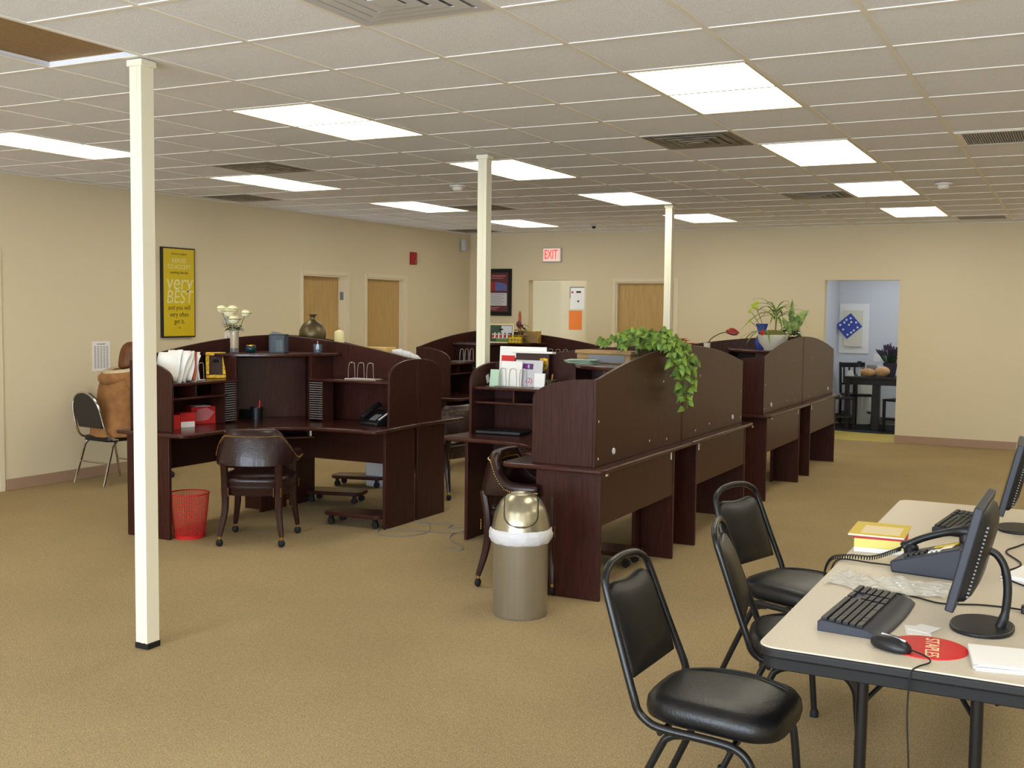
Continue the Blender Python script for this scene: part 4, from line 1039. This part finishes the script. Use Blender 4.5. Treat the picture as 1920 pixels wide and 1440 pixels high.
for k in range(6):
    a = -1.4+k*.35; r = R_.uniform(.08, .14)
    vine([top, (cos(a)*r*.5, sin(a)*r*.5, .20), (cos(a)*r*1.2, sin(a)*r*1.2, .17+R_.uniform(-.02, .08))], .02)
st.build('vines', 'stem', t); lv.build('leaves', 'leaf', t, thick=.0008)
# anthurium cluster behind the pothos
t = thing('anthurium_blooms', 'cluster of orange-red flowers standing behind the pothos', 'flowers', (1.27, 4.46, CS))
MB().lathe([(0, 0), (.045, 0), (.055, .08), (.05, .08), (.04, .01), (0, .01)], seg=18).build('pot', 'ceramic', t)
fl = MB(); st = MB()
for k, (x, y, z) in enumerate(((-.03, -.02, .13), (.03, 0, .14), (.07, .02, .12), (0, .03, .15), (.05, -.04, .11), (-.09, -.04, .09), (.10, .0, .09))):
    st.tube([(0, 0, .07), (x, y, z)], .003, 5)
    for q in range(7):
        a = q*.9+k; fl.leaf((x, y, z), (cos(a), sin(a), .5), .042, .04, droop=.3)
fl.build('petals', 'redflower', t); st.build('stems', 'stem', t)
# small red arching flower, desk lamp-like bloom
t = thing('arching_bloom', 'single red bloom on an arching dark stem rising over the third right desk', 'flower', (.64, 7.40, CS))
MB().tube(catmull([(-.10, .0, 0), (-.07, 0, .08), (.02, 0, .14), (.11, 0, .165)], 6), .005, 6).build('stem', 'dkleaf', t)
MB().leaf((.09, 0, .165), (1, 0, .15), .14, .07, n=(0, -.8, .5), droop=.25).leaf((.09, 0, .160), (1, 0, -.1), .12, .06, n=(0, .8, .5), droop=.1).build('bloom', 'anthurium', t, thick=.002)
MB().lathe([(0, 0), (.03, 0), (.035, .05), (.03, .05), (.02, .01), (0, .01)], c=(-.10, 0, 0), seg=14).build('cup', 'ceramic', t)

# plants on the third right desk
t = thing('bowl_planter', 'white ceramic bowl of mixed plants with tall spiky leaves on the third right desk', 'plant', (1.20, 7.36, CS)); t.scale = (1.15, 1.15, 1.3)
MB().lathe([(0, 0), (.07, 0), (.075, .012), (.115, .055), (.13, .11), (.124, .112), (.10, .06), (0, .05)], seg=32).build('bowl', 'ceramic', t, ang=60)
MB().ball((0, 0, .10), .118, 20, 8, (1, 1, .4)).build('moss', 'moss', t)
st, lv = MB(), MB()
st.tube([(.02, 0, .12), (.025, 0, .28)], .006, 6)
for k in range(26):
    a = k*2.4; el = .15+.9*((k*7) % 10)/10; L = .24+.06*(k % 3)
    d = Vector((cos(a)*cos(el), sin(a)*cos(el), sin(el))); lv.leaf((.025, 0, .20+.004*k), d, L, .018, droop=.55, seg=7)
for k in range(8):
    a = k*.8+.3; d = Vector((cos(a)*.8, sin(a)*.8, .35)); lv.leaf((-.06, .0, .12), d, .28, .016, droop=.7, seg=6)
st.build('trunk', 'stem', t); lv.build('spiky_leaves', 'leaf', t, thick=.0008)
bl = MB()
for k, (x, z, L, W_, tl) in enumerate(((.16, .15, .24, .04, 0), (.17, .2, .17, .06, .9), (.17, .17, .15, .055, -.2), (.18, .14, .17, .05, .6), (.15, .12, .15, .05, -.5))):
    bl.leaf((x, 0, z), (sin(tl), -.15, cos(tl)), L, W_, n=(0, -1, .2), droop=.05)
bl.build('broad_leaves', 'striped', t, thick=.001)
gl = MB(); gs = MB()
for x, z, L in ((-.16, .30, .07), (-.20, .27, .04), (-.20, .2, .035)):
    gs.tube([(-.05, 0, .1), (x+.02, 0, z)], .0025, 4); gl.leaf((x, 0, z), (.3, -.1, .9), L*1.3, L, n=(0, -1, .2), heart=True)
gl.build('yellow_leaves', mat('yellow_green', srgb(196, 206, 70), .5), t, thick=.001); gs.build('thin_stems', 'stem', t)
t = thing('red_bromeliad', 'small red and blue ornament among the plants of the white bowl', 'ornament', (1.13, 7.22, CS+.14))
MB().leaf((0, 0, 0), (.2, -.1, 1), .07, .04, n=(0, -1, 0)).build('ornament', 'red', t, thick=.003)
t = thing('blue_vase', 'small blue ceramic vase behind the left of the white plant bowl', 'vase', (1.04, 7.56, CS)); t.scale = (1.1, 1.1, 1.2)
MB().lathe([(0, 0), (.04, 0), (.058, .04), (.05, .09), (.028, .125), (.05, .19), (.055, .205), (.05, .205), (.025, .13), (0, .12)], seg=24).build('vase', 'blueceramic', t, ang=60)
t = thing('bushy_pot_plant', 'dark bushy plant right of the white bowl, peeking over the third right desk', 'plant', (1.30, 7.62, CS)); t.scale = (1, 1, 1.2)
MB().lathe([(0, 0), (.05, 0), (.065, .10), (.06, .10), (.045, .01), (0, .01)], seg=20).build('pot', 'maroon', t)
lv = MB()
for k in range(60):
    a = k*2.399; r = .02+.12*math.sqrt(k/60); lv.leaf((cos(a)*r*.5, sin(a)*r*.5, .10+.07*(1-k/60)+.02*sin(k)), (cos(a), sin(a), .4), .07, .035, droop=.5)
lv.build('leaves', 'dkleaf', t, thick=.0008)

# far left desk things
t = thing('photo_frame', 'white-framed group photo standing on the far left desk', 'picture frame', (-1.64, 7.16, CS), rad(14))
Tf = Matrix.Rotation(rad(-8), 4, 'X')
W_, H_ = .135, .205
fm = MB().box(-W_, W_, -.006, .006, 0, .014, Tf).box(-W_, W_, -.006, .006, H_-.014, H_, Tf).box(-W_, -W_+.014, -.006, .006, .014, H_-.014, Tf).box(W_-.014, W_, -.006, .006, .014, H_-.014, Tf)
fm.build('frame', 'cream', t, bevel=.002)
ph = MB().box(-W_+.014, W_-.014, -.003, .003, .014, H_-.014, Tf).build('photo', 'dkleaf', t)
MB().box(.0, W_-.02, -.0042, -.0034, .11, H_-.02, Tf).build('sky_print', 'ltgrey', ph); MB().box(-.05, W_-.02, -.0042, -.0034, .02, .05, Tf).build('grass_print', 'greenink', ph)
pp = MB(); pr = MB()
for k in range(9):
    x = -.09+.022*k; pp.box(x-.007, x+.007, -.0055, -.0045, .05, .10+.012*(k % 2), Tf)
    if k % 2 == 0: pr.box(x-.009, x+.009, -.0065, -.0055, .055, .09, Tf)
pp.build('figures_print', 'white', ph); pr.build('red_clothes_print', 'redpaper', ph)
MB().box(-.02, .02, 0, .004, 0, .16, Matrix.Translation((0, .06, 0)) @ Matrix.Rotation(rad(18), 4, 'X')).build('easel', 'black', t)
t = thing('candle_arrangement', 'tall orange-brown candle ringed with white flowers beside the group photo', 'flowers', (-1.56, 7.44, CS))
MB().tube([(0, 0, .0), (0, 0, .22), (0, 0, .32)], [.018, .018, .014], 12).lathe([(.014, .32), (.005, .34), (0, .35)], seg=12).build('candle', 'orangebrown', t)
MB().lathe([(0, 0), (.04, 0), (.03, .03), (.02, .05)], seg=16).build('holder', 'dkbronze', t)
fl, lv = MB(), MB()
for k in range(9):
    a = k*.75; r = .05+.03*(k % 2); z = .07+.12*(k % 3)/2
    for q in range(5):
        b_ = q*1.256; fl.leaf((cos(a)*r, sin(a)*r, z), (cos(b_), sin(b_), .6), .045, .03, droop=.2)
    lv.leaf((cos(a)*r*.6, sin(a)*r*.6, z), (cos(a+.4), sin(a+.4), .1), .09, .035, droop=.4); lv.leaf((cos(a)*r*.6, sin(a)*r*.6, z-.02), (cos(a-.4), sin(a-.4), -.1), .08, .03, droop=.4)
fl.build('white_flowers', 'rose', t); lv.build('leaves', 'dkleaf', t)
MB().ball((0, -.02, .20), .03, 10, 6, (1, 1, 1.3)).build('red_berry', 'maroon', t)
t = thing('gold_basket', 'small gold wire basket on the far left corner shelf', 'basket', (-1.50, 7.22, CS), rad(20))
bk = MB()
for k in range(5):
    for s_ in (-1, 1): bk.tube([(-.07+.035*k, s_*.04, 0), (-.07+.035*k, s_*.045, .08)], .003, 5)
for z in (.004, .04, .08): bk.tube([(-.075, -.045, z), (.075, -.045, z), (.075, .045, z), (-.075, .045, z)], .004, 5, cyc=True)
bk.build('wire', 'gold', t); MB().box(-.068, .068, -.038, .038, .004, .066).build('filling', 'yellow', t, bevel=.006)
t = thing('gift_box', 'brown gift box with gold edging behind the gold basket', 'box', (-1.44, 7.50, CS), rad(5))
MB().box(-.085, .085, -.04, .04, 0, .125).build('box', 'rustic', t, bevel=.002); MB().box(-.088, .088, -.043, .043, .118, .128).box(-.088, -.082, -.043, .043, 0, .118).box(.082, .088, -.043, .043, 0, .118).build('edging', 'gold', t)

# ================================================================ WALL THINGS
t = thing('motivational_poster', 'tall yellow poster in black frame on the left wall', 'poster', (WX, 5.345, 1.765))
MB().box(0, .035, -.23, .23, -.46, .46).build('frame', 'black', t, bevel=.002)
MB().box(.035, .037, -.215, .215, -.445, .445).build('sheet', 'yellow', t)
def ptxt(s, z, size, m, sx=1, shear=0, y=0, ex=.0005): return text('lettering', s, size, m, t, frame_T((.0375, y, z), (0, 1, 0), (0, 0, 1)), ex, sx, shear=shear)
ptxt('somerset maugham', .395, .028, 'ink'); ptxt('REFUSE', .325, .062, 'paleink', 1.0); ptxt('TO ACCEPT', .262, .062, 'paleink', 1.0); ptxt('anything but the', .205, .038, 'ink')
ptxt('very', .10, .23, 'paleink', .92, .15); ptxt('BEST', -.05, .19, 'paleink', .92, .15)
ptxt('and you will', -.155, .068, 'ink', .95); ptxt('very often', -.225, .068, 'ink', .95); ptxt('get it.', -.295, .068, 'ink', .95); ptxt('*', -.37, .05, 'ink')
t = thing('notice_sheet', 'white printed list taped on the left wall above the bronze-backed chair', 'notice', (WX, 4.355, 1.145))
MB().box(.001, .0035, -.105, .105, -.14, .14).build('sheet', 'white', t)
ln = MB()
for c in range(5):
    for r_ in range(22): ln.box(.0035, .0042, -.085+c*.036, -.085+c*.036+.024, .09-r_*.0098, .09-r_*.0098+.0045)
ln.box(.0035, .0042, -.05, .05, .11, .118); ln.build('printed_rows', 'grey', t)
t = thing('thermostat', 'white thermostat on the left wall behind the roses', 'thermostat', (WX, 6.10, 1.49))
MB().box(0, .03, -.075, .075, -.05, .05).build('body', 'ltgrey', t, bevel=.008); MB().box(.03, .032, -.03, .04, -.01, .03).build('display', 'grey', t)
t = thing('light_switch', 'white double switch plate on the left wall behind the rose vase', 'switch', (WX, 6.12, 1.29))
MB().box(0, .006, -.07, .07, -.06, .06).build('plate', 'white', t, bevel=.002); MB().box(.006, .012, -.035, -.02, -.02, .02).box(.006, .012, .02, .035, -.02, .02).build('toggles', 'ltgrey', t)
t = thing('fire_alarm_strobe', 'red fire alarm with white strobe on the left wall past the second door', 'fire alarm', (WX, 9.81, 2.325))
MB().box(0, .04, -.065, .065, -.085, .085).build('body', 'alarmred', t, bevel=.006); MB().ball((.042, .02, -.045), .028, 12, 8).build('strobe', 'glass', t)
t = thing('motion_sensor', 'small pale motion sensor high in the far left corner', 'sensor', (WX+.02, WY-.28, 2.58), rad(0))
MB().box(0, .07, -.05, .05, -.09, .09).build('housing', 'ltgrey', t, bevel=.015)
# far wall picture
t = thing('wall_picture', 'dark framed certificate-style poster on the far wall beside the middle post', 'picture', (-4.02, WY, 1.89)); t.scale = (.86, 1, 1)
MB().box(-.33, .33, -.03, 0, -.35, .35).build('frame', 'rubber', t, bevel=.004); MB().box(-.27, .27, -.032, -.03, -.29, .29).build('print', 'maroon', t)
MB().box(-.26, .25, -.0335, -.032, -.20, -.01).build('text_panel', 'ltgrey', t); MB().prism([(-.26, .0), (.25, .0), (.25, .10), (.1, .13), (-.1, .14), (-.26, .145)], 0, .0015, frame_T((0, -.032, .02), (1, 0, 0), (0, 0, 1))).build('photo_left', 'anthurium', t)
MB().prism([(.02, .0), (.25, .0), (.25, .10), (.1, .125), (.02, .13)], 0, .001, frame_T((0, -.034, .022), (1, 0, 0), (0, 0, 1))).build('photo_right', 'blueprint', t)
ln = MB()
for k in range(6): ln.box(-.22, .2-.05*(k % 2), -.0345, -.0335, -.04-k*.027, -.034-k*.027)
ln.build('text_lines', 'grey', t); ln = MB()
ln.box(-.05, .22, -.0335, -.032, .235, .25).box(-.22, .18, -.0335, -.032, .205, .215).box(-.2, .1, -.0335, -.032, -.235, -.225).box(-.2, .05, -.0335, -.032, -.26, -.25).build('title_lines', 'pink', t)
t = thing('exit_sign', 'lit EXIT sign with red letters on the far wall', 'exit sign', (-3.07, WY, 2.435))
MB().box(-.15, .15, -.045, 0, -.105, .105).build('housing', 'ltgrey', t, bevel=.01); MB().box(-.135, .135, -.047, -.045, -.092, .092).build('face', 'exitface', t)
text('lettering', 'EXIT', .19, 'exitred', t, frame_T((-.01, -.0475, .0), (1, 0, 0), (0, 0, 1)), .002, .55)
# corridor notices on the wall seen through the opening
t = thing('orange_notice', 'orange paper notice on the wall inside the plain opening', 'notice', (-3.22, 12.6, 1.48)); MB().box(-.11, .11, -.003, -.0005, -.15, .15).build('sheet', 'orange', t)
t = thing('white_notice', 'white printed notices above the orange paper inside the plain opening', 'notice', (-3.19, 12.6, 1.82)); MB().box(-.12, .12, -.003, -.0005, -.17, .17).build('sheet', 'white', t)
MB().box(-.1, -.07, -.004, -.003, .08, .11).build('red_mark', 'red', t); MB().box(-.02, .06, -.004, -.003, .085, .115).box(-.0, .03, -.004, -.003, -.06, -.03).build('dark_mark', 'ink', t); MB().box(-.13, .12, -.008, -.003, .165, .18).box(-.13, -.118, -.008, -.003, .0, .165).build('dark_edge', 'grey', t)

# ================================================================ PERSON AND CHAIR AT LEFT
t = thing('chrome_stacking_chair', 'chrome-framed stacking chair with dark rounded back against the left wall', 'chair', (-4.04, 4.10, 0), rad(86)); t.scale = (1, 1, .95)
loop = [(-.10, -.20, .44), (-.19, -.20, .47), (-.235, -.195, .56), (-.28, -.18, .74), (-.30, -.13, .84), (-.31, -.06, .885), (-.31, 0, .895)]
loop = loop+[(x, -y, z) for x, y, z in loop[::-1][1:]]
MB().tube(catmull(loop, 4), .012, 8).build('frame', 'chrome', t, ang=60)
q = [(-.165, .52), (.165, .52), (.175, .62), (.17, .74), (.14, .82), (.08, .865), (0, .875), (-.08, .865), (-.14, .82), (-.17, .74), (-.175, .62)]
MB().prism(q, -.018, .018, Matrix.Translation((-.085, 0, 0)) @ Matrix.Rotation(rad(-15), 4, 'Y') @ frame_T((0, 0, 0), (0, 1, 0), (0, 0, 1)) if False else (Matrix.Translation((-.095, 0, .05)) @ Matrix.Rotation(rad(-14), 4, 'Y') @ frame_T((0, 0, 0), (0, 1, 0), (0, 0, 1)))).build('backrest', mat('dark_brown_vinyl', srgb(44, 38, 36), .4), t, bevel=.012)
MB().prism(rr(.19, .19, .07), .42, .47).build('seat', 'vinyl', t, bevel=.015)
for s_ in (-1, 1):
    MB().tube([(-.10, s_*.19, .43), (-.15, s_*.19, .38), (-.26, s_*.205, .012)], .012, 8).build('leg', 'chrome', t); MB().tube([(.12, s_*.19, .43), (.17, s_*.19, .38), (.24, s_*.2, .012)], .012, 8).build('leg', 'chrome', t)
MB().tube([(.2, -.195, .2), (.2, .195, .2)], .008).tube([(-.2, -.2, .22), (-.2, .2, .22)], .008).build('crossbar', 'chrome', t)

def skin_fig(name, verts, edges, radii, m, parent, sub=2):
    me = bpy.data.meshes.new(name); me.from_pydata(verts, edges, []); me.materials.append(M[m])
    o = bpy.data.objects.new(name, me); COL.objects.link(o); o.parent = parent
    sk = o.modifiers.new('skin', 'SKIN'); sk.use_smooth_shade = True
    for i, r in enumerate(radii): me.skin_vertices[0].data[i].radius = r if isinstance(r, tuple) else (r, r)
    me.skin_vertices[0].data[0].use_root = True
    k = o.modifiers.new('sub', 'SUBSURF'); k.levels = sub; k.render_levels = sub
    return o
# person: local front = +y, seated, leaning forward over something to the right
t = thing('person', 'person in tan hooded jacket sitting with back to the camera behind the front post', 'person', (-4.02, 4.12, 0), rad(-14))
Vv = [(0, 0, .55), (0, .02, .70), (0, .04, .84), (0, .07, .92), (0, .12, 1.03), (0, .14, 1.10), (0, .17, 1.17), (0, .19, 1.23),      # pelvis..head
      (-.15, .06, .89), (-.24, .14, .78), (-.16, .36, .76), (.15, .06, .89), (.24, .14, .78), (.16, .36, .76),                      # arms
      (-.10, .10, .53), (-.13, .40, .52), (-.13, .40, .12), (-.13, .42, .04), (-.13, .52, .035), (.10, .10, .53), (.13, .40, .52), (.13, .40, .12), (.13, .42, .04), (.13, .52, .035)]
Ee = [(0, 1), (1, 2), (2, 3), (3, 4), (4, 5), (5, 6), (6, 7), (3, 8), (8, 9), (9, 10), (3, 11), (11, 12), (12, 13), (0, 14), (14, 15), (15, 16), (16, 17), (17, 18), (0, 19), (19, 20), (20, 21), (21, 22), (22, 23)]
Rr = [(.15, .11), (.15, .11), (.15, .10), (.10, .07), .045, .045, (.075, .085), (.065, .07), .06, .048, .03, .06, .048, .03, .08, .062, .045, .04, .035, .08, .062, .045, .04, .035]
bd = skin_fig('body', Vv, Ee, Rr, 'pants', t)
# face and hands
fc = MB().ball((0, .185, 1.185), .088, 20, 14, (.86, 1.0, 1.15)); fc.ball((0, .275, 1.175), .014, 8, 6, (1, 1, 1.3)); fc.ball((-.076, .18, 1.18), .018, 8, 6, (.5, 1, 1.4)); fc.ball((.076, .18, 1.18), .018, 8, 6, (.5, 1, 1.4))
fc.tube([(0, .12, 1.02), (0, .15, 1.12)], .05, 12)
fc.build('face', 'skin', bd, ang=70)
MB().ball((-.03, .262, 1.20), .009, 8, 6).ball((.03, .262, 1.20), .009, 8, 6).build('eyes', 'black', bd); MB().ball((0, .262, 1.135), .02, 8, 6, (1, .5, .3)).build('mouth', 'pink', bd)
for s_ in (-1, 1):
    hv = [(s_*.16, .38, .76), (s_*.155, .43, .765)]; he = [(0, 1)]; hr = [.024, (.028, .014)]
    for k in range(4):
        i = len(hv); dx = (k-1.5)*.018; l = (.032, .038, .036, .028)[k]
        hv += [(s_*.155+dx, .465, .768), (s_*.155+dx, .465+l, .764), (s_*.155+dx, .465+l*1.7, .752)]; he += [(1, i), (i, i+1), (i+1, i+2)]; hr += [.0095, .0085, .0075]
    i = len(hv); hv += [(s_*.125, .42, .76), (s_*.108, .45, .755)]; he += [(0, i), (i, i+1)]; hr += [.011, .009]
    skin_fig('hand', hv, he, hr, 'skin', bd, 1)
# hair
hr_ = MB()
rgs = []
for z, rx, ry, cy in ((1.045, .055, .04, .09), (1.07, .085, .062, .105), (1.12, .100, .085, .135), (1.18, .104, .100, .16), (1.235, .094, .100, .172), (1.275, .068, .078, .178), (1.295, .03, .04, .18)):
    rgs.append([Vector((rx*cos(a)+.004*sin(5*a+z*40), cy+ry*sin(a)+.003*sin(7*a), z)) for a in [2*pi*k/24 for k in range(24)]])
hr_.loft(rgs).build('hair', 'hair', bd, sub=1)
# jacket: torso loft, sleeves, hood, skirt hem
rgs = []
for z, rx, ry, cy in ((.44, .235, .19, -.02), (.50, .245, .20, -.015), (.60, .235, .175, 0), (.72, .225, .16, .015), (.85, .232, .155, .03), (.95, .225, .145, .05), (1.01, .17, .12, .075), (1.045, .10, .09, .10)):
    rgs.append([Vector((rx*math.copysign(abs(cos(a))**.8, cos(a))+.006*sin(6*a+z*30), cy+ry*sin(a)+.006*sin(5*a+z*25), z)) for a in [2*pi*k/32 for k in range(32)]])
jk = MB().loft(rgs, cap=False).build('jacket', 'jacket', t, sub=1, ang=80)
for s_ in (-1, 1):
    MB().tube(catmull([(s_*.17, .05, .95), (s_*.25, .08, .88), (s_*.29, .15, .78), (s_*.24, .27, .77), (s_*.17, .38, .77)], 4), [.075]*4+[.072]*4+[.066]*4+[.055]*4+[.042], 12).build('sleeve', 'jacket', jk, sub=1, ang=80)
hd = []
for k in range(21):
    a = -2.9+ (2.9*2-.0)*k/20; a = rad(300)*(k/20-.5)-rad(90)
    c = Vector((.165*cos(a), .07+.155*sin(a), .985-.03*max(0, -sin(a)))); hd.append(c)
MB().tube(hd, [.03+.028*sin(pi*k/20) for k in range(21)], 10).build('hood', 'jacket', jk, ang=80)
MB().tube([p*1.0+Vector((-.12*p.x, .02, .042)) for p in hd], [.022+.018*sin(pi*k/20) for k in range(21)], 10).build('hood_lining', 'fleece', jk, ang=80)

# ================================================================ BREAK ROOM CONTENTS
t = thing('oval_rug', 'dark oval rug under the black dining table in the break room', 'rug', (1.330, 13.05, 0))
MB().lathe([(0, .001), (.88, .001), (.88, .01), (0, .012)], seg=48, sy=.72).build('rug', 'rug', t)
t = thing('dining_table', 'small black-brown dining table in the break room', 'table', (1.300, 13.02, .012))
MB().box(-.42, .46, -.36, .36, .71, .74).build('tabletop', 'blackwood', t, bevel=.004); MB().box(-.38, .42, -.32, .32, .63, .71).build('apron', 'blackwood', t, bevel=.002)
for x, y in ((-.37, -.31), (.41, -.31), (-.37, .31), (.41, .31)): MB().box(x-.03, x+.03, y-.03, y+.03, 0, .71).build('leg', 'blackwood', t, bevel=.003)
MB().box(-.03, .07, -.34, -.24, .0, .63).build('leg', 'blackwood', t, bevel=.003)
def dining_chair(label, loc, rz):   # front +x
    t = thing('dining_chair', label, 'chair', loc, rz, 'black-brown slatted dining chairs in the break room')
    MB().box(-.2, .2, -.19, .19, .42, .45).build('seat', 'blackwood', t, bevel=.006)
    for s_ in (-1, 1):
        MB().prism([(-.20, 0), (-.165, 0), (-.17, .45), (-.215, .9), (-.25, .9), (-.205, .45)], -.016, .016, Matrix.Translation((0, s_*.175, 0)) @ frame_T((0, 0, 0), (1, 0, 0), (0, 0, 1))).build('leg', 'blackwood', t, bevel=.003)
        MB().box(.16, .195, s_*.175-.016, s_*.175+.016, 0, .42).build('leg', 'blackwood', t, bevel=.003)
        MB().box(-.17, .16, s_*.175-.01, s_*.175+.01, .16, .19).build('stretcher', 'blackwood', t)
    Tb = Matrix.Translation((-.172, 0, .45)) @ Matrix.Rotation(rad(-6), 4, 'Y')
    MB().box(-.03, -.01, -.16, .16, .38, .45, Tb).build('top_rail', 'blackwood', t, bevel=.003); MB().box(-.03, -.01, -.16, .16, .12, .15, Tb).build('back_rail', 'blackwood', t, bevel=.003)
    for k in range(4): MB().box(-.026, -.014, -.12+.08*k-.012, -.12+.08*k+.012, .15, .38, Tb).build('back_slat', 'blackwood', t)
    return t
dc = dining_chair('black slatted dining chair at the left of the break room table', (0.800, 12.78, .012), rad(22))
dup(dc, (1.680, 12.72, .012), rad(155), 'black slatted dining chair right of the break room table, cut by the door edge')
dup(dc, (0.930, 13.45, .012), rad(-60), 'black slatted dining chair on the far side of the break room table')
t = thing('bread_bag', 'clear bag of bread loaves on the break room table', 'bread', (1.280, 12.85, .752), rad(10))
MB().ball((-.10, 0, .06), .06, 14, 8, (1.7, 1, .95)).build('loaf', 'bread', t); MB().ball((.09, .02, .075), .07, 14, 8, (1.5, 1, 1.0)).build('loaf', 'bread', t)
MB().ball((0, .0, .09), .10, 16, 10, (2.0, 1.0, .85)).build('bag', mat('thin_bag', (.95, .95, .95, 1), .1, alpha=.12), t)
t = thing('lavender_pot', 'potted lavender with dark purple spikes on the break room table', 'plant', (1.440, 13.08, .752))
MB().lathe([(0, 0), (.07, 0), (.10, .19), (.09, .19), (.07, .02), (0, .02)], seg=24).build('pot', 'lavender', t)
lv, sp = MB(), MB()
for k in range(70):
    a = k*2.399; r = .10*math.sqrt(k/70); b_ = Vector((cos(a)*r*.7, sin(a)*r*.7, .18)); e_ = Vector((cos(a)*r*1.7, sin(a)*r*1.7, .36+.08*((k*7) % 5)/5-r))
    lv.tube([b_, e_], .004, 4); sp.tube([e_, e_+(e_-b_).normalized()*.07], [.012, .006], 5)
lv.build('stems', 'dkleaf', t); sp.build('flower_spikes', 'lavender', t)
t = thing('pepper_mill', 'small dark bottle on the break room table left of the bread', 'bottle', (1.050, 12.90, .752))
MB().lathe([(0, 0), (.022, 0), (.022, .09), (.012, .11), (.012, .13), (0, .13)], seg=16).build('bottle', 'ltgrey', t); MB().lathe([(0, .13), (.03, .13), (.03, .21), (0, .21)], seg=16).build('cap', 'black', t)
t = thing('napkin_holder', 'white napkins in a holder on the break room table', 'napkins', (0.940, 12.85, .752)); MB().prism([(-.05, 0), (.05, 0), (.03, .07), (0, .085), (-.03, .07)], -.02, .02, frame_T((0, 0, 0), (1, 0, 0), (0, 0, 1))).build('napkins', 'white', t)
t = thing('dark_canister', 'dark canister behind the bread on the break room table', 'canister', (1.180, 13.15, .752)); MB().box(-.07, .07, -.03, .03, 0, .15).build('canister', 'black', t, bevel=.01)
t = thing('waste_bin', 'white bin against the break room wall behind the dining table', 'wastebasket', (0.980, 13.63, 0)); MB().lathe([(0, 0), (.12, 0), (.15, .60), (.145, .62), (0, .64)], seg=24).build('bin', 'ceramic', t)
# wall art panel with blue dotted cloth
t = thing('framed_panel', 'white layered wall panel in the break room', 'wall art', (.80, KY, 1.41))
MB().box(-.22, .21, -.02, 0, -.37, .37).build('backboard', 'white', t, bevel=.003); MB().box(-.15, .12, -.05, -.02, -.27, .27).build('raised_board', 'ceramic', t, bevel=.003)
t = thing('dotted_cloth', 'blue cloth square with white and pink dots pinned to the white panel', 'cloth', (.74, KY-.051, 1.45))
Tc = frame_T((0, 0, 0), (1, 0, 0), (0, 0, 1)) @ Matrix.Rotation(rad(41), 4, 'Z')
MB().box(-.16, .13, -.125, .14, 0, .006, Tc).build('cloth', 'blueceramic', t, bevel=.002)
dt = MB()
for x, y in ((-.11, -.08), (-.11, .02), (-.03, .09), (.02, .10), (.08, .08), (.1, -.02), (.0, -.09), (-.05, -.09), (.0, .02), (.07, -.09), (-.1, .1), (.05, .03)): dt.lathe([(0, .0062), (.016, .0062), (.016, .0082), (0, .0082)], c=(0, 0, 0), T=Tc @ Matrix.Translation((x, y, 0)), seg=10)
dt.build('dots', 'white', t)
t = thing('wall_outlet', 'white outlet plate on the break room wall above the table', 'outlet', (1.14, KY, .98)); MB().box(-.05, .05, -.008, 0, -.06, .06).build('plate', 'white', t, bevel=.003)
for o in list(bpy.data.objects):
    if o.type == 'CURVE' or o.type == 'FONT': bpy.data.objects.remove(o)
